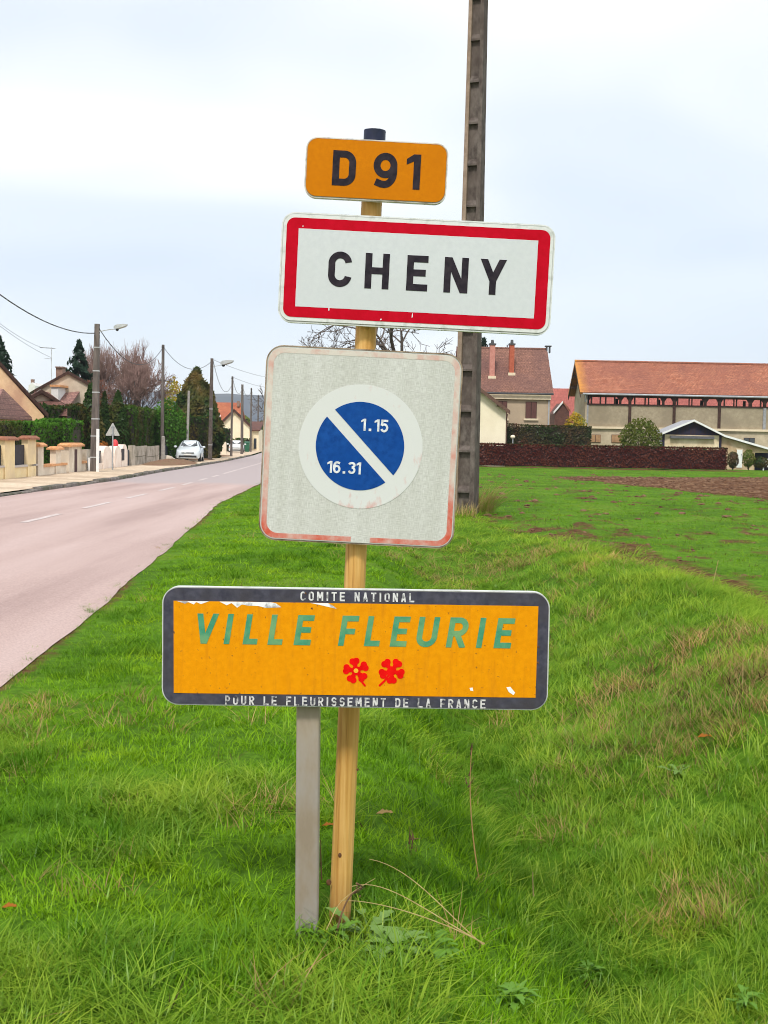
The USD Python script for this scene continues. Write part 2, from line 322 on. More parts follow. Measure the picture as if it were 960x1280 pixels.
obj('pavement', grid_mesh(PX, np.repeat(ry[:, None], 4, 1), zroad(ry)[:, None] + np.array([0.16, 0.14, 0.11, 0.10])[None]), 'pavement_dirt', smooth=True, kind='structure')
y0 = 14.0
while y0 < 150:
    ln = 3.0 if y0 < 58 else 9.0
    ys = np.linspace(y0, y0 + ln, 5)
    w = 0.075
    obj('centre_dash', grid_mesh(np.stack([xc(ys) - w, xc(ys) + w], 1), np.stack([ys, ys], 1), zroad(np.stack([ys, ys], 1)) + 0.013), 'marking_paint', road)
    y0 += 5.4 if y0 < 58 else 9.6
kerb = thing('kerb', None, None, kind='structure')
y0 = 20.0
while y0 < 130:
    ya, yb = y0, y0 + 0.985
    jag = RNG.normal(0, 0.03)
    sunk = 0.06 if (meshkit.noise(np.array([y0 * 0.22, 0.3, 0.1]), 8) < 0.36) else 0.0
    zt = zroad(y0) + 0.13 - sunk + RNG.normal(0, 0.012)
    obj('kerb_stone', hull([(x, y, z) for y in (ya, yb) for x, z in ((xl(y) + jag, -0.45), (xl(y) + jag, zt - 0.03), (xl(y) + jag - 0.03, zt), (xl(y) + jag - 0.22, zt), (xl(y) + jag - 0.22, -0.45))]), 'kerb_concrete', kerb)
    y0 += 1.0

# ---------------------------------------------------------------- lettering cut from strokes
def arc(cx, cy, rx, ry_, a0, a1, n=16):
    a = np.radians(np.linspace(a0, a1, n))
    return [(cx + rx * math.cos(q), cy + ry_ * math.sin(q)) for q in a]
def stroke(pts, w, join='mitre'):
    return LineString(pts).buffer(w / 2, cap_style='flat', join_style=join)
def glyph(ch, W, w):
    """A capital or a digit one unit high and W wide, in strokes w thick."""
    h, R, T = w / 2, W - w / 2, 1 - w / 2
    r = min(0.36, (R - h) / 2)
    frame = sbox(0, 0, W, 1)
    S = lambda *p: stroke(p, w)
    if ch == 'I': g = S((W / 2, 0), (W / 2, 1))
    elif ch == 'L': g = S((h, 1), (h, h), (W, h))
    elif ch == 'E': g = union_all([S((W, T), (h, T), (h, h), (W, h)), S((h, 0.51), (W * 0.9, 0.51))])
    elif ch == 'F': g = union_all([S((W, T), (h, T), (h, 0)), S((h, 0.48), (W * 0.88, 0.48))])
    elif ch == 'H': g = union_all([S((h, 0), (h, 1)), S((R, 0), (R, 1)), S((h, 0.51), (R, 0.51))])
    elif ch == 'T': g = union_all([S((0, T), (W, T)), S((W / 2, 0), (W / 2, T))])
    elif ch == 'N': g = union_all([S((h, 0), (h, 1)), S((R, 0), (R, 1)), Polygon([(0, 1), (w * 1.12, 1), (W, 0), (W - w * 1.12, 0)])])
    elif ch == 'M': g = union_all([S((h, 0), (h, 1)), S((R, 0), (R, 1)), S((h * 1.1, 1.1), (W / 2, 0.3)), S((W - h * 1.1, 1.1), (W / 2, 0.3))]).intersection(frame)
    elif ch == 'V': g = union_all([S((h * 1.1 - 0.02, 1.05), (W / 2, -0.02)), S((W - h * 1.1 + 0.02, 1.05), (W / 2, -0.02)), Polygon([(W / 2 - w * .55, 0), (W / 2 + w * .55, 0), (W / 2, .3)])]).intersection(frame)
    elif ch == 'A': g = union_all([S((h * 1.1, -0.05), (W / 2, 1.02)), S((W - h * 1.1, -0.05), (W / 2, 1.02)), S((W * .2, 0.27), (W * .8, 0.27)), Polygon([(W / 2 - w * .55, 1), (W / 2 + w * .55, 1), (W / 2, .7)])]).intersection(frame)
    elif ch == 'Y': g = union_all([S((h * 1.1 - 0.02, 1.05), (W / 2, 0.40)), S((W - h * 1.1 + 0.02, 1.05), (W / 2, 0.40)), S((W / 2, 0), (W / 2, 0.5))]).intersection(frame)
    elif ch == 'D': g = stroke([(h, h), (h, T), (R - r, T)] + arc(R - r, T - r, r, r, 90, 0) + arc(R - r, h + r, r, r, 0, -90) + [(h, h), (h, 0.4)], w)
    elif ch == 'C': g = stroke(arc(R - r, T - r, r, r, 8, 90) + arc(h + r, T - r, r, r, 90, 180) + arc(h + r, h + r, r, r, 180, 270) + arc(R - r, h + r, r, r, -90, -8), w, 'round')
    elif ch == 'O': g = stroke(arc(R - r, T - r, r, r, 0, 90) + arc(h + r, T - r, r, r, 90, 180) + arc(h + r, h + r, r, r, 180, 270) + arc(R - r, h + r, r, r, -90, 0) + [(R, T - r)], w, 'round')
    elif ch == 'U': g = stroke([(h, 1), (h, h + r)] + arc(h + r, h + r, r, r, 180, 270) + arc(R - r, h + r, r, r, -90, 0) + [(R, 1)], w, 'round')
    elif ch in 'PR':
        b = (T - 0.46) / 2
        g = stroke([(h, 0.46), (R - b, 0.46)] + arc(R - b, 0.46 + b, b, b, -90, 90) + [(h, T)], w, 'round').union(S((h, 0), (h, 1)))
        if ch == 'R': g = g.union(S((W * 0.45, 0.48), (R + 0.01, -0.02)).intersection(frame))
    elif ch == 'S': g = stroke(arc(W / 2, T - 0.22, R - W / 2, 0.22, 15, 180) + arc(W / 2, T - 0.22, R - W / 2, 0.22, 180, 250)[1:] + arc(W / 2, h + 0.23, R - W / 2, 0.23, 70, 0)[1:] + arc(W / 2, h + 0.23, R - W / 2, 0.23, 0, -165)[1:], w, 'round')
    elif ch == '1': g = union_all([S((R, 0), (R, 1)), Polygon([(0, 0.70), (0, 0.86), (R - h, 1), (R + h, 1), (R - h, 0.80)])])
    elif ch in '96':
        q = (R - h) / 2
        qy = 0.26
        g = stroke(arc(W / 2, T - qy, q, qy, 0, 360, 30), w, 'round').union(stroke(arc(W / 2, T - qy, q, qy, 30, -5, 6) + [(R, 0.52)] + arc(W / 2 - 0.02, 0.44, q + 0.02, 0.44 - h, 0, -90, 14) + [(W * 0.34, h + 0.01), (W * 0.10, 0.17)], w, 'round'))
        if ch == '6': g = affinity.rotate(g, 180, origin=(W / 2, 0.5))
    elif ch == '3': g = union_all([stroke(arc(W / 2, 0.74, R - W / 2, T - 0.74, 165, -90), w, 'round'), stroke(arc(W / 2, h + (0.5 - h) / 2 + 0.02, R - W / 2, (0.5 - h) / 2 + 0.02, 90, -165), w, 'round')])
    elif ch == '5': g = union_all([S((W * 0.95, T), (h * 1.3, T)), S((h * 1.5, 1), (h, 0.50)), stroke([(h, 0.52)] + arc(W / 2 - 0.02, 0.33, R - W / 2 + 0.02, 0.30 - h * 0.2, 120, -155), w, 'round')])
    elif ch == '.': g = sbox(0, 0, w * 1.15, w * 1.15)
    return g
def write(spans, z0, z1, w, slant=0.0):
    """Letters at given left and right edges: [(letter, x0, x1)], baseline z0 to top z1, in the plane of a plate."""
    hgt, out = z1 - z0, []
    for ch, x0, x1 in spans:
        g = glyph(ch, (x1 - x0) / hgt, w / hgt)
        out.append(affinity.affine_transform(g, [hgt, hgt * slant, 0, hgt, x0, z0]))
    return out
def raised(shapes, depth, front):
    """Flat shapes of a plate (x right, y up) raised as relief: their face at the plate's local y = -front."""
    parts = []
    for s in shapes:
        for g in getattr(s, 'geoms', [s]):
            if g.area > 1e-9:
                parts.append(trimesh.creation.extrude_polygon(g, depth, engine='earcut'))
    m = cat3(parts)
    v = np.array(m.vertices)
    m.vertices = np.stack([v[:, 0], -(v[:, 2] + front - depth), v[:, 1]], 1)
    return m
def rounded(w, h, r):
    return sbox(-w / 2 + r, -h / 2 + r, w / 2 - r, h / 2 - r).buffer(r, quad_segs=10)

# ---------------------------------------------------------------- the signs
surf('sign_back', (0.38, 0.37, 0.34), (0.52, 0.50, 0.46), scale=20, rough=0.55, spec=0.4)
surf('rim_grey', (0.30, 0.26, 0.21), (0.62, 0.60, 0.55), scale=26, rough=0.6, lo=0.3, hi=0.55)
surf('rim_white', (0.40, 0.42, 0.38), (0.64, 0.655, 0.64), scale=22, rough=0.55, lo=0.28, hi=0.5)
surf('rim_brown', (0.13, 0.085, 0.045), (0.36, 0.28, 0.20), scale=22, rough=0.7, lo=0.35, hi=0.6)
surf('film_white', (0.535, 0.56, 0.58), (0.575, 0.60, 0.615), scale=60, rough=0.6, c3=(0.53, 0.555, 0.56), big=1.2, spec=0.08)
surf('film_orange', (0.52, 0.160, 0.0), (0.57, 0.182, 0.0), scale=60, rough=0.6, c3=(0.50, 0.152, 0.0), big=4.0, spec=0.08)
surf('film_red', (0.43, 0.0, 0.010), (0.50, 0.001, 0.016), scale=25, rough=0.6, spec=0.08)
surf('print_black', (0.016, 0.013, 0.02), (0.035, 0.028, 0.036), scale=30, rough=0.6, spec=0.08)
surf('film_blue', (0.004, 0.045, 0.215), (0.009, 0.072, 0.30), scale=45, rough=0.6, c3=(0.004, 0.055, 0.26), big=6.0, spec=0.08)
surf('print_white', (0.50, 0.52, 0.55), (0.76, 0.78, 0.80), scale=70, rough=0.6, spec=0.08)
surf('print_green', (0.045, 0.235, 0.135), (0.08, 0.30, 0.18), scale=40, rough=0.6, c3=(0.17, 0.34, 0.15), big=9.0, spec=0.08)
surf('flower_red', (0.66, 0.002, 0.002), (0.80, 0.006, 0.004), scale=30, rough=0.6, spec=0.08)
surf('flower_centre', (0.80, 0.42, 0.03), (0.88, 0.50, 0.05), scale=30, rough=0.6, spec=0.08)
surf('slate_enamel', (0.042, 0.042, 0.062), (0.080, 0.078, 0.105), scale=30, rough=0.6, c3=(0.055, 0.05, 0.058), big=7.0, bump=0.1, spec=0.08)
surf('worn_letter', (0.10, 0.10, 0.105), (0.66, 0.65, 0.66), scale=55, rough=0.6, lo=0.36, hi=0.5, spec=0.08)
surf('emboss_letter', (0.06, 0.058, 0.066), (0.62, 0.60, 0.60), scale=60, rough=0.6, lo=0.34, hi=0.50, spec=0.08)
surf('peeled', (0.36, 0.36, 0.38), (0.80, 0.80, 0.82), scale=16, rough=0.6, lo=0.42, hi=0.5, spec=0.08)
surf('cap_rubber', (0.008, 0.012, 0.030), (0.016, 0.020, 0.05), scale=20, rough=0.45)
surf('galvanised', (0.26, 0.205, 0.15), (0.37, 0.305, 0.24), scale=9, rough=0.55, c3=(0.25, 0.255, 0.275), big=4.5, stretch=(1, 1, 0.35), bump=0.08, spec=0.4)
# orange face with thin vertical dirt runs
mat('film_amber', {
    'tc': ('texture_coordinate', {}), 'mp': ('mapping', {'scale': (34, 1, 3.5)}), 'n': ('noise_texture', {'scale': 1.0, 'detail': 5.0, 'roughness': 0.65}), 'r': ('rgb_ramp', {'ramp': [(0.52, (0, 0, 0)), (0.78, (1, 1, 1))]}),
    'n2': ('noise_texture', {'scale': 55.0, 'detail': 5.0}), 'r2': ('rgb_ramp', {'ramp': [(0.35, (0.70, 0.255, 0.0)), (0.65, (0.76, 0.29, 0.001))]}), 'k': ('math', {'math_type': 'multiply', 'value2': 0.55}), 'm': ('mix', {'color2': (0.46, 0.15, 0.008)}),
    'n4': ('noise_texture', {'scale': 95.0, 'detail': 2.0}), 'r4': ('rgb_ramp', {'ramp': [(0.70, (0, 0, 0)), (0.76, (0.8, 0.8, 0.8))]}), 'm4': ('mix', {'color2': (0.16, 0.07, 0.02)}),
    'p': ('principled_bsdf', {'roughness': 0.6, 'specular_ior_level': 0.08})},
    [('tc.object', 'mp.vector'), ('mp.vector', 'n.vector'), ('n.fac', 'r.fac'), ('tc.object', 'n2.vector'), ('n2.fac', 'r2.fac'), ('r.color', 'k.value1'), ('k.value', 'm.fac'), ('r2.color', 'm.color1'),
     ('tc.object', 'n4.vector'), ('n4.fac', 'r4.fac'), ('r4.color', 'm4.fac'), ('m.color', 'm4.color1'), ('m4.color', 'p.base_color')], 'p.BSDF')
# grey-green film of the parking plate with its woven look
mat('film_woven', {
    'tc': ('texture_coordinate', {}), 'mx': ('mapping', {'scale': (45, 1, 620)}), 'mz': ('mapping', {'scale': (620, 1, 45)}), 'na': ('noise_texture', {'scale': 1.0, 'detail': 3.0}), 'nb': ('noise_texture', {'scale': 1.0, 'detail': 3.0}),
    'ad': ('math', {'math_type': 'add'}), 'r': ('rgb_ramp', {'ramp': [(0.42, (0.42, 0.42, 0.39)), (0.56, (0.565, 0.57, 0.54))]}), 'hf': ('math', {'math_type': 'multiply', 'value2': 0.5}),
    'mv': ('mapping', {'scale': (16, 1, 1.4)}), 'n3': ('noise_texture', {'scale': 1.0, 'detail': 4.0}), 'r3': ('rgb_ramp', {'ramp': [(0.4, (0.96, 0.96, 0.94)), (0.65, (1.06, 1.06, 1.06))]}), 'mm': ('mix', {'mix_type': 'multiply', 'fac': 1.0}),
    'p': ('principled_bsdf', {'roughness': 0.5, 'specular_ior_level': 0.3})},
    [('tc.object', 'mx.vector'), ('tc.object', 'mz.vector'), ('mx.vector', 'na.vector'), ('mz.vector', 'nb.vector'), ('na.fac', 'ad.value1'), ('nb.fac', 'ad.value2'), ('ad.value', 'hf.value1'), ('hf.value', 'r.fac'), ('tc.object', 'mv.vector'), ('mv.vector', 'n3.vector'),
     ('n3.fac', 'r3.fac'), ('r.color', 'mm.color1'), ('r3.color', 'mm.color2'), ('mm.color', 'p.base_color')], 'p.BSDF')
def faded_red(name, white, red, z0, z1, stretch, t0, t1):
    """Red paint worn away to the white below: much of it left at the bottom (local z0), little at the top (z1)."""
    mat(name, {
        'tc': ('texture_coordinate', {}), 's': ('separate_xyz', {}), 'mr': ('map_range', {'from_min': z0, 'from_max': z1, 'to_min': 0.25, 'to_max': 0.0, 'clamp': True}), 'mp': ('mapping', {'scale': stretch}),
        'n': ('noise_texture', {'scale': 1.0, 'detail': 6.0, 'roughness': 0.65}), 'ad': ('math', {'math_type': 'add'}), 'r': ('rgb_ramp', {'ramp': [(t0, (0, 0, 0)), (t1, (1, 1, 1))]}), 'm': ('mix', {'color1': white, 'color2': red}),
        'p': ('principled_bsdf', {'roughness': 0.5, 'specular_ior_level': 0.3})},
        [('tc.object', 's.vector'), ('s.z', 'mr.value'), ('tc.object', 'mp.vector'), ('mp.vector', 'n.vector'), ('n.fac', 'ad.value1'), ('mr.result', 'ad.value2'), ('ad.value', 'r.fac'), ('r.color', 'm.fac'), ('m.color', 'p.base_color')], 'p.BSDF')
faded_red('worn_red_edge', (0.58, 0.53, 0.47), (0.52, 0.085, 0.045), -0.33, 0.10, (11, 11, 9), 0.47, 0.86)
faded_red('worn_disc', (0.60, 0.61, 0.595), (0.56, 0.09, 0.045), -0.222, -0.150, (26, 26, 12), 0.60, 0.98)
# yellowed wood with long grain
mat('yellow_wood', {
    'tc': ('texture_coordinate', {}), 'mp': ('mapping', {'scale': (70, 70, 1.3)}), 'n': ('noise_texture', {'scale': 1.0, 'detail': 8.0, 'roughness': 0.68, 'distortion': 0.6}), 'r': ('rgb_ramp', {'ramp': [(0.32, (0.32, 0.165, 0.04)), (0.46, (0.56, 0.32, 0.085)), (0.68, (0.70, 0.46, 0.17))]}),
    'mq': ('mapping', {'scale': (5, 5, 2.0)}), 'n2': ('noise_texture', {'scale': 1.0, 'detail': 4.0}), 'r2': ('rgb_ramp', {'ramp': [(0.35, (0.82, 0.74, 0.62)), (0.6, (1.08, 1.05, 1.0))]}), 'mm': ('mix', {'mix_type': 'multiply', 'fac': 1.0}),
    's': ('separate_xyz', {}), 'mr': ('map_range', {'from_min': 0.02, 'from_max': 0.26, 'to_min': 0.75, 'to_max': 0.0, 'clamp': True}), 'md': ('mix', {'color2': (0.24, 0.11, 0.045)}),
    'mt': ('map_range', {'from_min': 2.0, 'from_max': 2.75, 'to_min': 0.0, 'to_max': 0.55, 'clamp': True}), 'mk': ('math', {'math_type': 'multiply'}), 'mo': ('mix', {'color2': (0.20, 0.14, 0.045)}),
    'b': ('bump', {'strength': 0.3, 'distance': 0.002}), 'p': ('principled_bsdf', {'roughness': 0.6, 'specular_ior_level': 0.3})},
    [('tc.object', 'mp.vector'), ('mp.vector', 'n.vector'), ('n.fac', 'r.fac'), ('tc.object', 'mq.vector'), ('mq.vector', 'n2.vector'), ('n2.fac', 'r2.fac'), ('r.color', 'mm.color1'), ('r2.color', 'mm.color2'), ('tc.object', 's.vector'),
     ('s.z', 'mr.value'), ('mr.result', 'md.fac'), ('mm.color', 'md.color1'), ('s.z', 'mt.value'), ('mt.result', 'mk.value1'), ('n.fac', 'mk.value2'), ('mk.value', 'mo.fac'), ('md.color', 'mo.color1'), ('mo.color', 'p.base_color'), ('n.fac', 'b.height'), ('b.normal', 'p.normal')], 'p.BSDF')
surf('knot', (0.07, 0.03, 0.012), (0.16, 0.07, 0.03), scale=60, rough=0.7)

class Plate:
    """A sign plate whose pixel measures become metres of its own plane at distance Y."""
    def __init__(self, parent, name, px, py, Y, angle, label):
        self.c, self.pc, self.a = at(px, py, Y), (px, py), math.radians(angle)
        self.s = F / ((self.c - EYE) @ fwd)
        self.path = unique(parent, name)
        self.x = UsdGeom.Xform.Define(stage, self.path)
        self.x.AddTranslateOp().Set(Gf.Vec3d(*(self.c - ORIGIN[parent])))
        self.x.AddRotateYOp().Set(angle - math.degrees(ROLL))
        ORIGIN[self.path] = np.zeros(3)
        tag(self.x, label)
    def loc(self, px, py):
        dx, dy = px - self.pc[0], py - self.pc[1]
        return (dx * math.cos(self.a) + dy * math.sin(self.a)) / self.s, (dx * math.sin(self.a) - dy * math.cos(self.a)) / self.s
    def span(self, items, y):
        return [(ch, self.loc(a, y)[0], self.loc(b, y)[0]) for ch, a, b in items]
    def add(self, name, mesh, material, label=None):
        return obj(name, mesh, material, self.path, label=label, local=True)
    def rails(self, ys, x_at, back):
        """Short rails that clamp the plate to its post."""
        for y in ys:
            x, z = self.loc(x_at(y), y)
            self.add('mounting_rail', bx(x - .065, x + .065, .0035, back, z - .015, z + .015), 'sign_back')
    def pan(self, w, h, r, rim_mat, depth=0.028, lip=0.004):
        """A folded sheet: a flat back with a turned edge, the rim its own piece."""
        s = self.s
        o, i = rounded(w / s, h / s, r / s), rounded(w / s - 2 * lip, h / s - 2 * lip, max(r / s - lip, 0.002))
        self.add('rim', raised([o.difference(i)], depth, 0.0), rim_mat)
        self.add('back_sheet', raised([i], 0.003, -0.0015), 'sign_back')
def letters(pl, shapes, depth, front, material):
    for g in shapes:
        pl.add('letter', raised([g], depth, front), material)
def spread(text, x0, x1, ratio=0.62, narrow='I'):
    """Even lettering between two pixels: a letter's width, then a gap."""
    wid = {c: ratio for c in text} | {'I': 0.28, ' ': 0.42, 'M': ratio * 1.2, '.': .25}
    tot = sum(wid[c] for c in text) + 0.36 * (len(text) - 1)
    k, x, out = (x1 - x0) / tot, x0, []
    for c in text:
        if c != ' ':
            out.append((c, x, x + wid[c] * k))
        x += (wid[c] + 0.36) * k
    return out

foot = at(424, 1146, 4.56)
foot[2] = float(H(foot[0], foot[1])) - 0.02
sp = thing('signpost', 'tall yellow wooden post carrying the D 91, CHENY and half-monthly parking plates', 'road sign', foot)
top = at(468.5, 166, 4.56)
ax = top - foot; LEN = np.linalg.norm(ax); ax /= LEN
ang = np.linspace(0, 2 * np.pi, 48, endpoint=False)
R0 = 0.0375 + 0.0010 * np.cos(ang * 12)
rows = []
for q, tpr in ((-0.15, 1.04), (0.0, 1.03), (0.9, 1.0), (1.8, 0.97), (LEN - 0.01, 0.94)):
    c = ax * q
    rows.append(np.stack([c[0] + R0 * tpr * np.cos(ang), c[1] + R0 * tpr * np.sin(ang), c[2] + 0 * ang], 1))
V = np.vstack(rows); n = len(ang); fc = []
for i in range(len(rows) - 1):
    for j in range(n):
        k = (j + 1) % n
        fc += [(i * n + j, i * n + k, (i + 1) * n + k), (i * n + j, (i + 1) * n + k, (i + 1) * n + j)]
fc += [(4 * n, 4 * n + j, 4 * n + j + 1) for j in range(1, n - 1)]
post = obj('post', (V, np.array(fc)), 'yellow_wood', sp, smooth=50, local=True)
for px, py, r in ((425, 1069, .009), (411, 1103, .012), (447, 962, .005)):
    q = at(px, py, 4.56 - 0.037) - foot
    b = trimesh.creation.icosphere(1, r); b.apply_scale([0.8, 0.35, 1.0]); b.apply_translation(q)
    obj('knot', b, 'knot', post, local=True)
capm = trimesh.creation.cylinder(0.0385, 0.05, sections=32)
rt = trimesh.geometry.align_vectors([0, 0, 1], ax); capm.apply_transform(rt); capm.apply_translation(ax * (LEN - 0.018))
obj('post_cap', capm, 'cap_rubber', sp, smooth=40, local=True, label='dark blue-black cap on top of the post')

FY = 4.49
def wood_x(y): return 468.5 - (y - 166) * 44.5 / 980
# D 91
pl = Plate(sp, 'route_plate', 470.3, 213, FY, 3.05, 'orange route number plate reading D 91')
pl.pan(178, 75, 15, 'rim_grey'); pl.rails((198, 228), wood_x, .06)
pl.add('orange_face', raised([rounded(174 / pl.s, 71 / pl.s, 13 / pl.s)], 0.002, 0.003), 'film_orange')
zb = pl.loc(470, 234.3)[1]
letters(pl, write(pl.span([('D', 415.6, 444.8), ('9', 466.8, 496.5), ('1', 508, 525.6)], 212), zb, zb + 43.3 / pl.s, 8.6 / pl.s), 0.0012, 0.0042, 'print_black')
# CHENY
pl = Plate(sp, 'town_plate', 520.6, 342, FY, 2.92, 'white town entry plate with red border reading CHENY')
pl.pan(342, 137, 17, 'rim_white', lip=0.005); pl.rails((300, 384), wood_x, .06)
s = pl.s
pl.add('white_edge', raised([rounded(337 / s, 132 / s, 14 / s)], 0.002, 0.003), 'rim_white')
inner = sbox(-149.5 / s, -48.3 / s, 149.5 / s, 48.3 / s)
pl.add('red_border', raised([rounded(329 / s, 123 / s, 10.5 / s).difference(inner)], 0.0011, 0.0042), 'film_red')
pl.add('white_face', raised([inner], 0.0013, 0.0044), 'film_white')
zb = pl.loc(520, 363.6)[1]
letters(pl, write(pl.span([('C', 410.2, 439.6), ('H', 456.2, 486.4), ('E', 508.4, 534.8), ('N', 555.2, 585.2), ('Y', 599.8, 632.8)], 341), zb, zb + 43.8 / s, 8.4 / s), 0.0012, 0.0056, 'print_black')
for px, py, w, h in ((515.5, 394, 1.6, 6), (411, 386, 1.5, 5), (476, 399, 2.2, 2), (665, 396, 2, 1.5), (379, 283.5, 1.5, 1.5)):
    x, z = pl.loc(px, py)
    pl.add('paint_chip', raised([Polygon([(x - w / s / 2, z - h / s / 2), (x + w / s / 2, z - h / s / 3), (x + w / s / 3, z + h / s / 2), (x - w / s / 3, z + h / s / 3)])], 0.0005, 0.0049), 'print_white')
# half-monthly parking
pl = Plate(sp, 'parking_plate', 450.6, 559, FY, 2.9, 'square grey-white plate with a blue parking disc and worn red edges')
pl.pan(245.5, 244, 22, 'rim_brown', depth=0.034); pl.rails((490, 630), wood_x, .06)
s = pl.s
pl.add('grey_face', raised([rounded(241 / s, 239.5 / s, 19 / s)], 0.002, 0.003), 'film_woven')
gx0, gx1 = pl.loc(438, 680)[0], pl.loc(462, 680)[0]
ring = rounded(239 / s, 237.5 / s, 18 / s).difference(rounded(226 / s, 225 / s, 14 / s)).difference(sbox(gx0, -1, gx1, -0.25))
pl.add('red_edging', raised([ring], 0.0007, 0.0037), 'worn_red_edge', 'faded red edging, strongest at the bottom corners')
dx, dz = pl.loc(450.7, 558.4)
disc = pl.path + '/disc'
pd = Point(dx, dz).buffer(77.5 / s, quad_segs=32)
pl.add('white_disc', raised([pd], 0.0012, 0.0042), 'worn_disc')
bxx, bzz = pl.loc(450, 557.7)
blue = Point(bxx, bzz).buffer(55.2 / s, quad_segs=32)
p1, p2 = pl.loc(300 + 343 / 3, 410 + 320.5 / 3), pl.loc(300 + 560.5 / 3, 410 + 566.5 / 3)
d = np.array(p2) - np.array(p1)
bar = LineString([np.array(p1) - d * 0.3, np.array(p2) + d * 0.3]).buffer(6.6 / s, cap_style='flat')
for g in blue.difference(bar).geoms:
    pl.add('blue_half', raised([g], 0.0011, 0.0053), 'film_blue')
zb = pl.loc(468, 539.2)[1]
letters(pl, write(pl.span([('1', 451.4, 457.4), ('.', 461.2, 464), ('1', 468.2, 474.3), ('5', 475.9, 485.4)], 532), zb, zb + 15 / s, 2.7 / s), 0.001, 0.0063, 'print_white')
zb = pl.loc(430, 591.9)[1]
letters(pl, write(pl.span([('1', 409, 415.2), ('6', 416.3, 425.6), ('.', 428.6, 431.2), ('3', 434.9, 444.4), ('1', 445.6, 451.2)], 585), zb, zb + 15 / s, 2.7 / s), 0.001, 0.0063, 'print_white')

# ville fleurie
YV = 4.385
vfoot = at(384, 1150, YV + 0.078); vfoot[2] = float(H(vfoot[0], vfoot[1])) - 0.02
vs = thing('flower_town_sign', 'wide amber VILLE FLEURIE sign with dark frame on a grey steel post', 'road sign', vfoot)
vtop = at(386.5, 800, YV + 0.078)
tx, tw = (vtop - vfoot), 0.0405
ring_ = [(x, y) for x, y in ((-1, -1), (1, -1), (1, 1), (-1, 1))]
tubebox = rounded(2 * tw, 2 * tw, 0.008)
cs = np.array(tubebox.exterior.coords)[:-1]
n = len(cs)
V = np.vstack([np.stack([cs[:, 0] + o[0], cs[:, 1] + o[1], 0 * cs[:, 0] + o[2]], 1) for o in (tx * -0.12, tx * 1.0)])
fc = [(j, (j + 1) % n, n + (j + 1) % n) for j in range(n)] + [(j, n + (j + 1) % n, n + j) for j in range(n)]
obj('post', (V, np.array(fc)), 'galvanised', vs, smooth=35, local=True)
pl = Plate(vs, 'name_plate', 444.3, 810.6, YV, 0.88, 'amber plate framed in slate grey with two red flowers')
s = pl.s
pl.pan(483.5, 149, 21, 'rim_white', depth=0.030, lip=0.0028); pl.rails((770, 850), lambda y: 386, .045)
pl.add('slate_frame', raised([rounded(480 / s, 145.5 / s, 19 / s)], 0.003, 0.004), 'slate_enamel')
c4 = [pl.loc(*q) for q in ((217.8, 750.4), (672.4, 757.2), (669.6, 872.4), (217, 866.4))]
pl.add('amber_face', raised([Polygon(c4)], 0.0012, 0.0052), 'film_amber')
zb = pl.loc(440, 807)[1]
word = [('V', 241.5, 268.5), ('I', 279.2, 287.6), ('L', 303.6, 321.4), ('L', 334.6, 352.6), ('E', 367.2, 388), ('F', 422.6, 443.5), ('L', 455, 474), ('E', 487.2, 507.6), ('U', 518.8, 544.4), ('R', 557.2, 581.4), ('I', 594, 602.6), ('E', 616.8, 638)]
letters(pl, write(pl.span(word, 790), zb, zb + 37.8 / s, 7.0 / s, slant=0.15), 0.0011, 0.0063, 'print_green')
zb = pl.loc(447, 751.2)[1]
letters(pl, write(pl.span(spread('COMITE NATIONAL', 376, 518), 745), zb, zb + 11.3 / s, 1.9 / s), 0.0012, 0.0052, 'worn_letter')
zb = pl.loc(444, 883.6)[1]
letters(pl, write(pl.span(spread('POUR LE FLEURISSEMENT DE LA FRANCE', 281, 607), 878), zb, zb + 11.3 / s, 1.9 / s), 0.0014, 0.0054, 'emboss_letter')
def flower(cx, cy, rot, tail, centre):
    x, z = pl.loc(cx, cy)
    r = 17.2 / s
    pet = []
    for k in range(5):
        a = math.radians(rot + 72 * k)
        for da in (-11, 11):
            b = a + math.radians(da)
            pet.append(Point(x + r * 0.72 * math.cos(b), z + r * 0.72 * math.sin(b)).buffer(r * 0.235))
        pet.append(Polygon([(x, z), (x + r * .80 * math.cos(a - .40), z + r * .80 * math.sin(a - .40)), (x + r * .78 * math.cos(a), z + r * .78 * math.sin(a)), (x + r * .80 * math.cos(a + .40), z + r * .80 * math.sin(a + .40))]))
    pet.append(Point(x, z).buffer(r * 0.34))
    pet.append(LineString([(x, z), (x + tail[0] * r * .6, z - r * .75), (x + tail[0] * r, z - r * 1.08)]).buffer(r * 0.075))
    g = union_all(pet)
    if centre:
        g = g.difference(Point(x, z).buffer(r * 0.17))
    e = pl.add('flower_emblem', raised([g], 0.0011, 0.0063), 'flower_red')
    if centre:
        pl.add('flower_centre', raised([Point(x, z).buffer(r * 0.165)], 0.0011, 0.0064), 'flower_centre')
flower(445, 838.2, 100, (0.66, 0), True)
flower(489.6, 838.4, 55, (-0.86, 0), False)
for pts in ([(222, 750.6), (232, 754), (236, 752), (243, 755), (246, 752), (252, 754.5), (262, 751)], [(275, 751.4), (284, 756), (290, 753.2), (297, 759), (303, 755), (311, 756.5), (324, 757), (333, 759.4), (352, 758.4), (345, 753.4), (338, 752.2)], [(388, 753), (402, 756), (421, 760.5), (417, 757), (410, 753.4)],
            [(633, 859), (638, 858.6), (644, 866), (642, 869), (636, 865)], [(587, 860), (591, 859.6), (591.6, 864), (588, 863.4)]):
    pl.add('peeled_patch', raised([Polygon([pl.loc(*q) for q in pts]).buffer(0)], 0.0007, 0.0057), 'peeled')
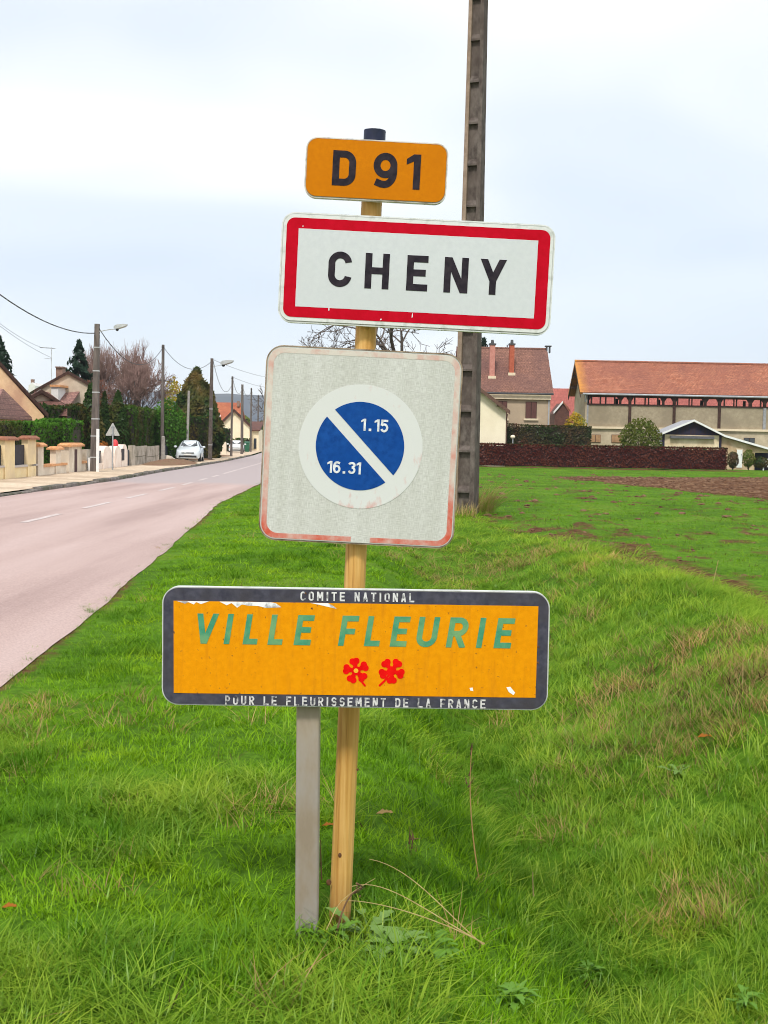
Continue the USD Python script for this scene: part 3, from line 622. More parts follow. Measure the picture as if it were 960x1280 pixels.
for px, py in ((382, 741), (390, 760), (672.6, 808), (672, 828), (217.6, 790)):
    x, z = pl.loc(px, py)
    pl.add('rust_nick', raised([Polygon([(x - .004, z - .001), (x + .005, z - .004), (x + .001, z + .005)])], 0.0006, 0.0058), 'knot')

# ---------------------------------------------------------------- foliage and branch builders
def leaf_quads(P, N, size, rng, stretch=1.5, cup=0.0):
    """One leaf-sized four-cornered face at every point, turned mostly along its normal."""
    n = len(P)
    N = N + rng.normal(0, 0.55, (n, 3)); N /= np.linalg.norm(N, axis=1, keepdims=True)
    A = rng.normal(0, 1, (n, 3)); A -= N * (A * N).sum(1, keepdims=True); A /= np.linalg.norm(A, axis=1, keepdims=True)
    B = np.cross(N, A)
    s = size * rng.uniform(0.6, 1.35, (n, 1))
    a, b = A * s * stretch / 2, B * s / 2
    v = np.stack([P - a, P + b * 0.9 + N * s * cup, P + a, P - b * 0.9 + N * s * cup], 1).reshape(-1, 3)
    i = np.arange(n)[:, None] * 4
    return v, np.concatenate([i + [[0, 1, 2]], i + [[0, 2, 3]]])
def hedge_mesh(p0, p1, thick, z0, z1, dens, size, rng, uneven=0.08, round_=0.12, front_left=True):
    """Clipped hedge along p0-p1: leaves over its faces, denser twiggy body inside."""
    a, b = np.array(p0[:2], float), np.array(p1[:2], float)
    L = np.linalg.norm(b - a); d = (b - a) / L; nrm = np.array([-d[1], d[0]])
    Hh = z1 - z0
    areas = np.array([L * Hh, L * Hh, L * thick, thick * Hh, thick * Hh])
    n = (areas * dens).astype(int) + 4
    P, N = [], []
    for k, m in enumerate(n):
        u, v, w = rng.uniform(0, 1, m), rng.uniform(0, 1, m), np.zeros(m)
        if k < 2: loc = np.stack([u * L, np.full(m, k * thick), v * Hh], 1); nn = np.array([0, -1 if k == 0 else 1, 0.25])
        elif k == 2: loc = np.stack([u * L, v * thick, np.full(m, Hh)], 1); nn = np.array([0, 0, 1])
        else: loc = np.stack([np.full(m, (k - 3) * L), u * thick, v * Hh], 1); nn = np.array([-1 if k == 3 else 1, 0, 0.2])
        q = np.stack([loc[:, 0] * 0.8, loc[:, 1] * 0.8, loc[:, 2] * 0.8], 1) + a[0]
        dep = (meshkit.fbm(q, 3, 17) - 0.5) * uneven * 2 - np.abs(rng.normal(0, 0.035, m))
        loc = loc + nn / np.linalg.norm(nn) * dep[:, None]
        edge = np.clip((loc[:, 2] - (Hh - round_)) / round_, 0, 1)
        loc[:, 1] += (thick / 2 - loc[:, 1]) * edge * 0.12
        P.append(loc); N.append(np.broadcast_to(nn, (m, 3)))
    P, N = np.vstack(P), np.vstack(N).astype(float)
    Wp = np.stack([a[0] + d[0] * P[:, 0] + nrm[0] * P[:, 1], a[1] + d[1] * P[:, 0] + nrm[1] * P[:, 1], z0 + P[:, 2]], 1)
    Wn = np.stack([d[0] * N[:, 0] + nrm[0] * N[:, 1], d[1] * N[:, 0] + nrm[1] * N[:, 1], N[:, 2]], 1)
    core = slab(a + d * 0.1, b - d * 0.1, thick - 0.24, z0 - 0.05, z1 - 0.14, 0.12)
    return leaf_quads(Wp, Wn, size, rng), core
def hedge(name, label, cat, p0, p1, thick, z0, z1, leaf_mat, core_mat, dens, size, seed, group=None, uneven=0.08):
    rng = np.random.default_rng(seed)
    mid = (np.array(p0[:2]) + np.array(p1[:2])) / 2
    t = thing(name, label, cat, (*mid, z0), group)
    leaves, core = hedge_mesh(p0, p1, thick, z0, z1, dens, size, rng, uneven)
    obj('foliage', leaves, leaf_mat, t)
    obj('twig_body', core, core_mat, t)
    return t
def blob_leaves(c, r, n, size, rng, seed, gap=0.0, shell=0.55):
    """Leaves through an uneven ellipsoid crown, gathered in clumps with gaps."""
    u = rng.normal(0, 1, (n * 3, 3)); u /= np.linalg.norm(u, axis=1, keepdims=True)
    k = rng.uniform(shell, 1, (len(u), 1)) ** 0.6
    lump = 1 + (meshkit.fbm(u * 1.7 + seed, 3, seed) - 0.5) * 0.55
    P = u * k * lump[:, None]
    keep = meshkit.noise(P * 3.1 + seed * 3.7, seed) > gap
    P, u = P[keep][:n], u[keep][:n]
    return leaf_quads(P * np.asarray(r) + np.asarray(c), u / np.asarray(r), size, rng)
def shrub(name, label, c_base, r, h, leaf_mat, n, size, seed, cat='shrub', gap=0.25, group=None, stem=True, shell=0.5):
    rng = np.random.default_rng(seed)
    t = thing(name, label, cat, c_base, group)
    c = np.array(c_base, float)
    obj('foliage', blob_leaves(c + [0, 0, h * 0.53], (r, r, h * 0.5), n, size, rng, seed, gap, shell), leaf_mat, t)
    if stem:
        sticks = []
        for k in range(7):
            a = rng.uniform(0, 6.28); e = c + [r * 0.55 * math.cos(a), r * 0.55 * math.sin(a), h * rng.uniform(0.5, 0.85)]
            sticks.append(tube([c - [0, 0, .1], c * 0.55 + e * 0.45 + [0, 0, h * .1], e], [0.035, 0.02, 0.008], 4))
        obj('stems', cat3(sticks), 'bark_dark', t, kind='stuff')
    return t
def conifer(name, label, base, h, r, leaf_mat, n, size, seed, cat='conifer tree', gap=0.2, taper=0.85, belly=0.25, group=None, sparse=False):
    rng = np.random.default_rng(seed)
    t = thing(name, label, cat, base, group)
    b = np.array(base, float)
    obj('trunk', tube([b - [0, 0, .2], b + [0, 0, h * 0.5], b + [0, 0, h * 0.96]], [0.02 * h + .03, 0.012 * h + .02, 0.01], 6), 'bark_dark', t)
    m = n * 3
    z = rng.uniform(0.03, 1, m) ** 1.25
    prof = np.where(z < belly, 0.72 + 0.28 * z / belly, ((1 - z) / (1 - belly)) ** taper)
    a = rng.uniform(0, 2 * np.pi, m)
    if sparse:                                    # layered open branches
        tier = np.abs(((z * 9 + a * 0.3) % 1) - 0.5) < 0.24
        lobes = 0.55 + 0.45 * np.abs(np.sin(a * 2.5 + np.floor(z * 9) * 1.7))
        rad = prof * rng.uniform(0.1, 1, m) ** 0.7 * lobes
    else:
        tier = np.ones(m, bool)
        lump = 1 + (meshkit.fbm(np.stack([np.cos(a) * 1.6, np.sin(a) * 1.6, z * 5], 1) + seed, 3, seed) - 0.5) * 0.7
        rad = prof * lump * rng.uniform(0.55, 1.0, m) ** 0.5
    P = np.stack([np.cos(a) * rad * r, np.sin(a) * rad * r, z * h], 1)
    keep = tier & (meshkit.noise(P * 2.3 / max(r, 1) + seed, seed) > gap)
    P, a = P[keep][:n], a[keep][:n]
    N = np.stack([np.cos(a), np.sin(a), np.full(len(a), 0.5)], 1)
    obj('foliage', leaf_quads(P + b, N, size, rng, 1.9), leaf_mat, t)
    return t
def bare_tree(name, label, base, h, spread, seed, bark='bark_grey', twig='twig', upright=0.35, levels=6, trunk_h=0.25, r0=None, cat='bare tree', lean=(0, 0), group=None, kids=(2, 4)):
    """A leafless tree: forking limbs that thin out into twigs."""
    rng = np.random.default_rng(seed)
    t = thing(name, label, cat, base, group)
    b = np.array(base, float)
    r0 = r0 or h * 0.02
    limbs, twigs = [], []
    def grow_(p, d, ln, r, lev):
        pts = [p]; q, dd = p, d
        for k in range(3):
            dd = dd + rng.normal(0, 0.13, 3) + np.array([0, 0, upright * 0.12]); dd /= np.linalg.norm(dd)
            q = q + dd * ln / 3; pts.append(q)
        r = max(r, 0.015)
        (limbs if lev <= 2 else twigs).append(tube(pts, np.linspace(r, r * 0.6, 4), 6 if lev <= 1 else (4 if lev <= 2 else 3), cap=False))
        if lev >= levels: return
        for k in range(rng.integers(kids[0], kids[1] + 1)):
            f = rng.uniform(0.45, 1.0)
            s = pts[min(3, int(f * 3 + 0.5))]
            side = rng.normal(0, 1, 3); side -= dd * (side @ dd); side /= np.linalg.norm(side)
            nd = dd * rng.uniform(0.55, 0.9) + side * spread * rng.uniform(0.5, 1.0) + np.array([0, 0, upright * 0.5]); nd /= np.linalg.norm(nd)
            grow_(s, nd, ln * rng.uniform(0.58, 0.8), r * rng.uniform(0.5, 0.66), lev + 1)
    d0 = np.array([lean[0], lean[1], 1.0]); d0 /= np.linalg.norm(d0)
    grow_(b - [0, 0, .1], d0, h * trunk_h, r0, 0)
    zt = max(m_.vertices[:, 2].max() for m_ in limbs + twigs) - b[2]
    for m_ in limbs + twigs: m_.vertices = b + (m_.vertices - b) * (h / zt)
    obj('trunk', limbs[0], bark, t, smooth=True)
    obj('limbs', cat3(limbs[1:]), bark, t, smooth=True, kind='stuff')
    obj('twigs', cat3(twigs), twig, t, kind='stuff')
    return t

surf('bark_dark', (0.035, 0.026, 0.020), (0.09, 0.07, 0.055), scale=14, rough=0.9)
surf('bark_grey', (0.05, 0.042, 0.038), (0.12, 0.10, 0.09), scale=14, rough=0.9)
surf('twig', (0.085, 0.066, 0.058), (0.14, 0.11, 0.10), scale=8, rough=0.9)
surf('twig_pink', (0.17, 0.10, 0.083), (0.28, 0.18, 0.155), scale=3, rough=0.9)
surf('twig_russet', (0.19, 0.085, 0.055), (0.30, 0.15, 0.10), scale=3, rough=0.9)
surf('twig_body', (0.020, 0.018, 0.010), (0.045, 0.035, 0.020), scale=9, rough=0.95)
surf('twig_body_red', (0.030, 0.010, 0.010), (0.060, 0.022, 0.018), scale=9, rough=0.95)
leafy('leaf_thuja', [(0, (0.045, 0.105, 0.008)), (0.5, (0.12, 0.25, 0.018)), (1, (0.27, 0.42, 0.05))], patch=(0.10, 0.075, 0.025), pscale=0.5)
leafy('leaf_bright', [(0, (0.07, 0.19, 0.012)), (0.5, (0.12, 0.28, 0.018)), (1, (0.19, 0.36, 0.04))], patch=(0.045, 0.11, 0.015), pscale=0.6)
leafy('leaf_dark', [(0, (0.025, 0.055, 0.008)), (0.5, (0.08, 0.15, 0.018)), (1, (0.19, 0.28, 0.04))], patch=(0.17, 0.085, 0.025), pscale=0.55)
leafy('leaf_fir', [(0, (0.018, 0.042, 0.022)), (0.5, (0.032, 0.065, 0.028)), (1, (0.055, 0.095, 0.040))])
leafy('leaf_cypress', [(0, (0.028, 0.065, 0.008)), (0.5, (0.09, 0.17, 0.018)), (1, (0.21, 0.30, 0.04))], patch=(0.18, 0.12, 0.028), pscale=0.35)
leafy('leaf_beech_red', [(0, (0.08, 0.012, 0.006)), (0.35, (0.19, 0.034, 0.016)), (0.75, (0.34, 0.075, 0.034)), (1, (0.46, 0.19, 0.07))], trans=0.25, patch=(0.13, 0.035, 0.018), pscale=0.5)
leafy('leaf_beech_top', [(0, (0.035, 0.060, 0.014)), (0.6, (0.060, 0.085, 0.020)), (1, (0.10, 0.10, 0.03))], trans=0.25, patch=(0.09, 0.035, 0.02), pscale=0.7)
leafy('leaf_laurel', [(0, (0.03, 0.05, 0.008)), (0.5, (0.09, 0.13, 0.018)), (1, (0.20, 0.24, 0.04))], patch=(0.115, 0.045, 0.022), pscale=0.5)
leafy('leaf_olive', [(0, (0.10, 0.11, 0.010)), (0.5, (0.28, 0.25, 0.02)), (1, (0.56, 0.44, 0.04))], patch=(0.10, 0.15, 0.014), pscale=1.1)
leafy('leaf_yellow', [(0, (0.42, 0.29, 0.012)), (0.5, (0.62, 0.44, 0.018)), (1, (0.76, 0.58, 0.04))], patch=(0.22, 0.26, 0.03), pscale=1.0)
leafy('leaf_orange', [(0, (0.38, 0.13, 0.02)), (1, (0.58, 0.25, 0.04))])
leafy('leaf_russet', [(0, (0.16, 0.06, 0.035)), (0.5, (0.24, 0.10, 0.06)), (1, (0.33, 0.16, 0.10))])

# ---------------------------------------------------------------- poles and wires
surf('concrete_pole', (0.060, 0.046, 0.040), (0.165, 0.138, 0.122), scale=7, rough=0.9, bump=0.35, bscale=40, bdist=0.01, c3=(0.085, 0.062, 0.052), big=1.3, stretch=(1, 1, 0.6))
surf('concrete_side_lit', (0.22, 0.155, 0.115), (0.33, 0.245, 0.19), scale=8, rough=0.9, bump=0.3, bscale=40, c3=(0.22, 0.16, 0.12), big=1.5)  # left side of the big pole, the light on it painted in as paler concrete
surf('wood_pole', (0.075, 0.062, 0.055), (0.17, 0.14, 0.125), scale=6, rough=0.9, stretch=(1, 1, 0.15))
surf('concrete_light', (0.24, 0.22, 0.20), (0.38, 0.35, 0.32), scale=6, rough=0.9)
surf('wire_black', (0.03, 0.03, 0.034), (0.05, 0.05, 0.055), scale=5, rough=0.7)
surf('lamp_grey', (0.40, 0.41, 0.41), (0.52, 0.53, 0.53), scale=8, rough=0.45)
surf('white_paint', (0.70, 0.70, 0.69), (0.80, 0.80, 0.79), scale=5, rough=0.55)
surf('steel_grey', (0.28, 0.29, 0.30), (0.40, 0.41, 0.42), scale=10, rough=0.5)

def big_pole():
    Y = 29.3
    b = at(581.5, 641, Y); b[2] = float(H(b[0], b[1])) - 0.05
    t = thing('utility_pole', 'tall weathered concrete utility pole with recessed panels behind the CHENY plate', 'utility pole', b)
    hgt, W0, W1, D0, D1 = 14.0, 0.52, 0.33, 0.36, 0.26
    yaw = math.radians(-22)
    tl = np.array([0.003, 0.0, 1.0])
    def P(u, v, z):                       # u across (-1..1), v depth (0 front .. 1), z height
        w, d = W0 + (W1 - W0) * z / hgt, D0 + (D1 - D0) * z / hgt
        x, y = u * w / 2, (v - 0.5) * d
        return b + np.array([x * math.cos(yaw) - y * math.sin(yaw), x * math.sin(yaw) + y * math.cos(yaw), 0]) + tl * z
    def block(u0, u1, v0, v1, z0, z1):
        return hull([P(u, v, z) for u in (u0, u1) for v in (v0, v1) for z in (z0, z1)])
    def tall(u0, u1, v0, v1):
        return hull([P(u, v, z) for u in (u0, u1) for v in (v0, v1) for z in (-0.2, hgt)])
    obj('flange', tall(-1, -0.56, 0, 1), 'concrete_side_lit', t)
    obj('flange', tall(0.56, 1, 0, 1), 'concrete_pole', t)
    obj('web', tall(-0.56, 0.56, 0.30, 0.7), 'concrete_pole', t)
    z = 0.55
    while z < hgt - 0.3:
        for v0, v1 in ((0.02, 0.305), (0.695, 0.98)):
            obj('crossbar', hull([P(u, v, zz) for u in (-0.57, 0.57) for v, zz in ((v0, z), (v0, z + 0.045), (v1, z - 0.0), (v1, z + 0.16))]), 'concrete_pole', t)
        z += 0.92
big_pole()

POLES = {}
def street_pole(key, name, label, px_top, py_top, px_base, Y, r0, r1, material, square=False, bands=0):
    tp = at(px_top, py_top, Y); bs = at(px_base, 570, Y); bs[2] = float(H(bs[0], Y)) - 0.1
    t = thing(name, label, 'utility pole', bs, None)
    POLES[key] = (t, tp, bs)
    if square:
        w0, w1 = r0, r1
        obj('shaft', hull([(q[0] + sx * w, q[1] + sy * w, q[2]) for q, w in ((bs, w0), (tp, w1)) for sx in (-1, 1) for sy in (-1, 1)]), material, t)
    else:
        obj('shaft', tube([bs, bs * .5 + tp * .5, tp], [r0, (r0 + r1) / 2, r1], 10), material, t, smooth=40)
    for k in range(bands):
        q = bs + (tp - bs) * (0.12 + 0.85 * (k + RNG.uniform(-.2, .2)) / bands); w = r0 + (r1 - r0) * (0.12 + 0.85 * k / bands) + 0.012
        obj('steel_band', bx(q[0] - w, q[0] + w, q[1] - w, q[1] + w, q[2] - 0.02, q[2] + 0.025), 'lamp_grey', t)
    return t
def lamp(key, px, py, Yoff, dz0):
    t, tp, bs = POLES[key]
    e = at(px, py, tp[1] + Yoff)
    s = tp + [0, 0, -dz0]
    obj('lamp_arm', tube([s, s * .4 + e * .6 + [0, 0, 0.02], e - (e - s) / np.linalg.norm(e - s) * 0.1], 0.022, 6), 'lamp_grey', t)
    d = (e - s) * [1, 1, 0]; d /= np.linalg.norm(d); n_ = np.array([-d[1], d[0], 0]); k = tp[1] / 59
    pts = []
    for u, w, z0, z1 in ((-0.12, 0.07, -0.04, 0.06), (0.08, 0.13, -0.06, 0.13), (0.42, 0.11, 0.02, 0.15), (0.56, 0.04, 0.09, 0.14)):
        for sgn in (-1, 1):
            for z in (z0, z1):
                pts.append(e + d * u * k + n_ * sgn * w * k + [0, 0, (z + 0.06) * k])
    obj('lamp_head', hull(pts), 'lamp_grey', t)
    g = trimesh.creation.icosphere(2, 0.075 * k); g.apply_translation(e + d * 0.02 - [0, 0, 0.03]); obj('photocell', g, 'wire_black', t)
street_pole('a', 'street_pole', 'square concrete street pole with lamp and steel bands beside the low garden walls', 121.5, 405, 118.0, 57.5, 0.17, 0.10, 'wood_pole', True, 6)
lamp('a', 146, 411, -0.4, 0.35)
bs = POLES['a'][2]
obj('cable_duct', bx(bs[0] + 0.13, bs[0] + 0.25, bs[1] - 0.24, bs[1] - 0.15, bs[2] + 0.1, bs[2] + 2.15), 'white_paint', POLES['a'][0], label='white cable cover low on the pole')
street_pole('b', 'wood_pole', 'dark round wooden pole rising from the hedge left of the silver car', 204, 431, 202.5, 90, 0.135, 0.095, 'wood_pole')
t, tp, bs = POLES['b']
obj('crossarm', tube([tp + [-0.35, 0, -2.45], tp + [0.75, 0, -2.55]], 0.03, 5), 'wire_black', t)
street_pole('c', 'lamp_pole', 'grey concrete pole with a lamp arm beside the tall cypress', 265, 448, 262.5, 97, 0.14, 0.10, 'concrete_pole', True, 2)
lamp('c', 279, 456, -0.5, 0.65)
street_pole('d', 'wood_pole', 'brown pole in front of the peak of the cream gable house', 290.6, 470.5, 289.0, 116, 0.115, 0.085, 'wood_pole')
street_pole('e', 'wood_pole', 'dark stout pole against the right slope of the cream gable house', 303, 480.5, 302.2, 132, 0.16, 0.12, 'wood_pole')
street_pole('f', 'wood_pole', 'thin pole at the right eave of the cream gable house', 314.2, 485, 313.3, 152, 0.12, 0.085, 'wood_pole')
street_pole('g', 'wood_pole', 'thin dark pole nearest the edge of the square parking plate', 323, 494, 322.0, 172, 0.12, 0.085, 'wood_pole')
street_pole('h', 'short_post', 'pale leaning wooden post standing in the hedge behind the silver car', 236.2, 488.5, 233.2, 91, 0.10, 0.085, 'concrete_light')
street_pole('i', 'short_post', 'low thin post between the cypress and the cream gable house', 268.6, 496, 268.8, 112, 0.08, 0.06, 'wood_pole')
for key, (t, tp, bs) in POLES.items():
    if key in 'bdefg':
        for s_ in (-1, 1):
            obj('insulator', tube([tp + [0.0, -0.1, -0.18], tp + [0.13 * s_, -0.14, -0.16], tp + [0.13 * s_, -0.14, -0.04]], 0.022, 5), 'wire_black', t)
def wire(label, a, b, sag, r=0.021):
    m = cable(a, b, sag, r)
    obj('overhead_cable', m, 'wire_black', label=label, cat='cable')
T = {k: v[1] for k, v in POLES.items()}
p0 = at(-62, 318, 34)
wire('thick black cable sagging in from the left edge to the banded street pole', p0, T['a'] + [-0.1, -.1, -0.42], 0.55)
wire('thick black cable sagging from the banded street pole to the round wooden pole', T['a'] + [0.1, 0, -0.22], T['b'] + [-.05, 0, -0.25], 1.35)
wire('cable sagging from the round wooden pole to the grey lamp pole by the cypress', T['b'] + [.05, 0, -0.2], T['c'] + [-.1, 0, -0.3], 0.95, 0.018)
wire('cable dropping steeply from the grey lamp pole to the brown pole', T['c'] + [.1, 0, -0.2], T['d'] + [-.05, 0, -0.75], 1.35, 0.018)
wire('cable from the brown pole to the dark stout pole', T['d'] + [.05, 0, -0.25], T['e'] + [0, 0, -0.4], 0.9, 0.018)
wire('cable from the dark stout pole to the thin eave pole', T['e'] + [.05, 0, -0.3], T['f'] + [0, 0, -0.3], 0.8, 0.018)
wire('cable from the thin eave pole to the last pole by the parking plate', T['f'] + [.05, 0, -0.3], T['g'] + [0, 0, -0.3], 0.8, 0.018)
wire('thin wire running from the grey lamp pole away behind the parking plate', T['c'] + [.1, 0, -0.1], at(345, 473, 150), 0.25, 0.014)
wire('thin wire from the brown pole away behind the parking plate', T['d'] + [.1, 0, -0.1], at(345, 485, 170), 0.25, 0.014)
wire('thin upper wire from the left edge down to the roof aerial', at(-6, 400, 60), at(52, 434.5, 75), 0.12, 0.009)
wire('thin lower wire from the left edge down to the aerial mast', at(-6, 403, 60), at(64, 447, 75), 0.12, 0.009)

# ---------------------------------------------------------------- left side: garden walls along the pavement
surf('render_yellow', (0.74, 0.57, 0.29), (0.86, 0.70, 0.41), scale=3, rough=0.9, c3=(0.68, 0.53, 0.33), big=0.7, bump=0.15)
surf('render_cream', (0.66, 0.56, 0.43), (0.80, 0.70, 0.57), scale=3, rough=0.9, c3=(0.56, 0.47, 0.37), big=0.9, bump=0.15)
surf('render_pink', (0.80, 0.67, 0.57), (0.88, 0.77, 0.68), scale=3, rough=0.9, c3=(0.74, 0.60, 0.50), big=0.9, bump=0.15)
surf('coping_clay', (0.50, 0.22, 0.09), (0.72, 0.38, 0.18), scale=8, rough=0.85, bump=0.2)
surf('coping_brown', (0.22, 0.085, 0.05), (0.36, 0.15, 0.09), scale=8, rough=0.85, bump=0.2)
surf('coping_grey', (0.42, 0.37, 0.34), (0.55, 0.49, 0.45), scale=8, rough=0.85)
surf('dark_panel', (0.020, 0.017, 0.022), (0.035, 0.030, 0.038), scale=8, rough=0.7)
surf('dark_red_panel', (0.055, 0.022, 0.022), (0.085, 0.036, 0.034), scale=8, rough=0.7)
surf('gate_blue', (0.018, 0.024, 0.036), (0.032, 0.042, 0.060), scale=8, rough=0.5)
surf('precast', (0.40, 0.34, 0.27), (0.56, 0.49, 0.41), scale=5, rough=0.9, c3=(0.22, 0.19, 0.14), big=1.1, bump=0.4)
surf('finial_red', (0.60, 0.05, 0.06), (0.72, 0.09, 0.09), scale=8, rough=0.5)
def on_wall(px, back=0.0):
    """Where the sight line through this column meets the front line of the garden walls."""
    lo, hi = 30.0, 140.0
    for _ in range(50):
        Y = (lo + hi) / 2
        p = at(px, 590, Y)
        if p[0] > xw(Y) - back: lo = Y
        else: hi = Y
    return np.array([float(xw(lo)) - back, lo])
def zpx(px, py):
    q = on_wall(px); return at(px, py, q[1])[2]
def gz_(q): return float(zroad(q[1])) + 0.12
def wpiece(par, name, px0, px1, py_top, material, thick=0.2, back=0.0, base=None, label=None):
    a, b = on_wall(px0), on_wall(px1)
    m = (px0 + px1) / 2
    return obj(name, slab(a, b, thick, gz_(a) - 0.15 if base is None else zpx(m, base), zpx(m, py_top), back), material, par, label=label)
def pillar(par, px0, px1, py_top, cap_bottom, material, cap_mat, thick=0.45):
    wpiece(par, 'pillar', px0, px1, cap_bottom if cap_mat else py_top, material, thick, -0.04)
    if cap_mat:
        a, b = on_wall(px0), on_wall(px1); d = (b - a) / np.linalg.norm(b - a); n_ = np.array([-d[1], d[0]])
        m = (px0 + px1) / 2; z0, z1 = zpx(m, cap_bottom), zpx(m, py_top)
        o = []
        for k, zz in ((0.12, z0 + 0.003), (0.12, z0 + (z1 - z0) * 0.45), (0.0, z1)):
            for q in (a - d * k - n_ * (0.04 + k), b + d * k - n_ * (0.04 + k), b + d * k + n_ * (thick - 0.04 + k), a - d * k + n_ * (thick - 0.04 + k)):
                o.append((*q, zz))
        obj('pillar_cap', hull(o), cap_mat, par)
q = on_wall(20)
w1 = thing('garden_wall', 'yellow rendered garden wall with dark fence panels and brown capped pillars', 'wall', (*q, gz_(q)))
wpiece(w1, 'wall_base', -30, 9.6, 585.5, 'render_yellow'); wpiece(w1, 'coping', -30, 9.6, 583, 'coping_grey', 0.28, -0.04, base=585.4)
wpiece(w1, 'fence_panel', -30, 4.8, 557, 'dark_panel', 0.05, 0.1, base=583)
pillar(w1, 4.8, 17.2, 545.5, 550.5, 'render_yellow', 'coping_brown', 0.3)
wpiece(w1, 'wall_base', 17.2, 42.5, 583.5, 'render_yellow'); wpiece(w1, 'coping', 17.2, 46, 580.8, 'coping_grey', 0.28, -0.04, base=583.4)
wpiece(w1, 'fence_panel', 17.2, 37.8, 556.2, 'dark_panel', 0.05, 0.1, base=581)
pillar(w1, 33.5, 43.8, 544.5, 549.5, 'render_yellow', 'coping_brown', 0.24)
q = on_wall(75)
w2 = thing('garden_wall', 'cream garden wall with orange coping and a wide mailbox pillar', 'wall', (*q, gz_(q)))
pillar(w2, 46.2, 53.2, 553.3, 558.2, 'render_cream', 'coping_clay', 0.3)
wpiece(w2, 'wall_base', 53.2, 83, 582.6, 'render_cream'); wpiece(w2, 'coping', 53.2, 83, 579.6, 'coping_clay', 0.30, -0.05, base=582.5)
pillar(w2, 68.5, 74.6, 557.8, 562.2, 'render_cream', 'coping_clay', 0.24)
pillar(w2, 85, 101, 553.6, 558.2, 'render_cream', 'coping_clay', 0.36)
wpiece(w2, 'letter_slot', 91.8, 95.2, 561.5, 'dark_red_panel', 0.03, -0.046, base=594.5, label='narrow dark red slot in the mailbox pillar')
wpiece(w2, 'wall_base', 101, 107.4, 579.2, 'render_cream'); wpiece(w2, 'coping', 101, 107.4, 576.2, 'coping_clay', 0.3, -0.05, base=579.1)
pillar(w2, 107.2, 113.2, 561.8, 0, 'precast', None, 0.35)
wpiece(w2, 'meter_box', 107.6, 110.0, 572, 'white_paint', 0.25, -0.32, base=592)
q = on_wall(135)
w3 = thing('garden_wall', 'pale pink garden wall with three scroll topped pillars', 'wall', (*q, gz_(q)))
wpiece(w3, 'wall_base', 120.5, 133.5, 578.8, 'render_pink'); wpiece(w3, 'fence_panel', 120.5, 131, 563.5, 'dark_panel', 0.05, 0.1, base=579)
def scroll_pillar(px0, px1, py_top, lean):
    a, b = on_wall(px0), on_wall(px1); d = (b - a) / np.linalg.norm(b - a); n_ = np.array([-d[1], d[0]])
    L_ = np.linalg.norm(b - a); m = (px0 + px1) / 2; z1 = zpx(m, py_top); z0 = gz_(a) - 0.15
    pts = [(0, z0), (L_, z0)] + [(L_ * (0.5 + 0.5 * math.cos(t)), z1 - 0.55 + 0.55 * math.sin(t) * (1 - lean * 0.3 * (math.cos(t) + 1) / 2)) for t in np.linspace(0, math.pi, 12)]
    o = [(*(a + d * u + n_ * w), z) for u, z in pts for w in (-0.05, 0.35)]
    obj('pillar', hull(o), 'render_pink', w3)
scroll_pillar(128, 138.8, 555.5, 1.0)
wpiece(w3, 'wall_base', 138.8, 142, 578, 'render_pink')
scroll_pillar(141.8, 150.6, 556.8, 0.3); scroll_pillar(151, 158.2, 555, 0.2)
wpiece(w3, 'fence_panel', 150.6, 153.6, 561, 'dark_panel', 0.05, -0.075, base=575.5)
fz = on_wall(146); fn = trimesh.creation.icosphere(2, 0.16); fn.apply_scale([1, 1, 1.5]); fn.apply_translation([fz[0] - .1, fz[1], zpx(146, 555)]); obj('finial', fn, 'finial_red', w3, label='red finial on the middle pillar')
q = on_wall(161.5)
gt = thing('garden_gate', 'dark blue garden gate between the pink wall and the concrete fence', 'gate', (*q, gz_(q)))
for k in range(7):
    wpiece(gt, 'gate_bar', 158.4 + k * 0.95, 159.1 + k * 0.95, 562.5, 'gate_blue', 0.03, 0.1)
wpiece(gt, 'gate_panel', 158.4, 165.2, 575, 'gate_blue', 0.02, 0.14)
q = on_wall(180)
cf = thing('concrete_fence', 'grey precast concrete fence of stacked panels left of the silver car', 'fence', (*q, gz_(q)))
pillar(cf, 163.5, 168, 556.8, 0, 'precast', None, 0.2)
a0 = 168.0
for a1 in (183.0, 198.0):
    for top_, bot_ in ((557.6, 570.2), (570.8, 583)):
        wpiece(cf, 'panel', a0, a1 - 0.6, top_, 'precast', 0.06, 0.02, base=bot_)
    wpiece(cf, 'fence_post', a1 - 0.6, a1 + 0.6, 557, 'precast', 0.12, -0.01)
    a0 = a1 + 0.6
q = on_wall(203.5)
tp_ = thing('gate_post', 'round pale concrete gate post beside the rubble heap', 'post', (*q, gz_(q)))
obj('shaft', tube([(q[0], q[1], gz_(q) - .2), (q[0], q[1], zpx(203.5, 546))], [0.16, 0.13], 10), 'concrete_light', tp_, smooth=40)
obj('top', tube([(q[0], q[1], zpx(203.5, 546)), (q[0], q[1], zpx(203.5, 545))], [0.13, 0.05], 10), 'concrete_light', tp_)
q = on_wall(211)
gt2 = thing('driveway_gate', 'solid dark driveway gate behind the silver car', 'gate', (*q, gz_(q)))
for k in range(10):
    wpiece(gt2, 'gate_board', 205.5 + k * 2.6, 207.95 + k * 2.6, 556, 'gate_blue', 0.04, 0.1)

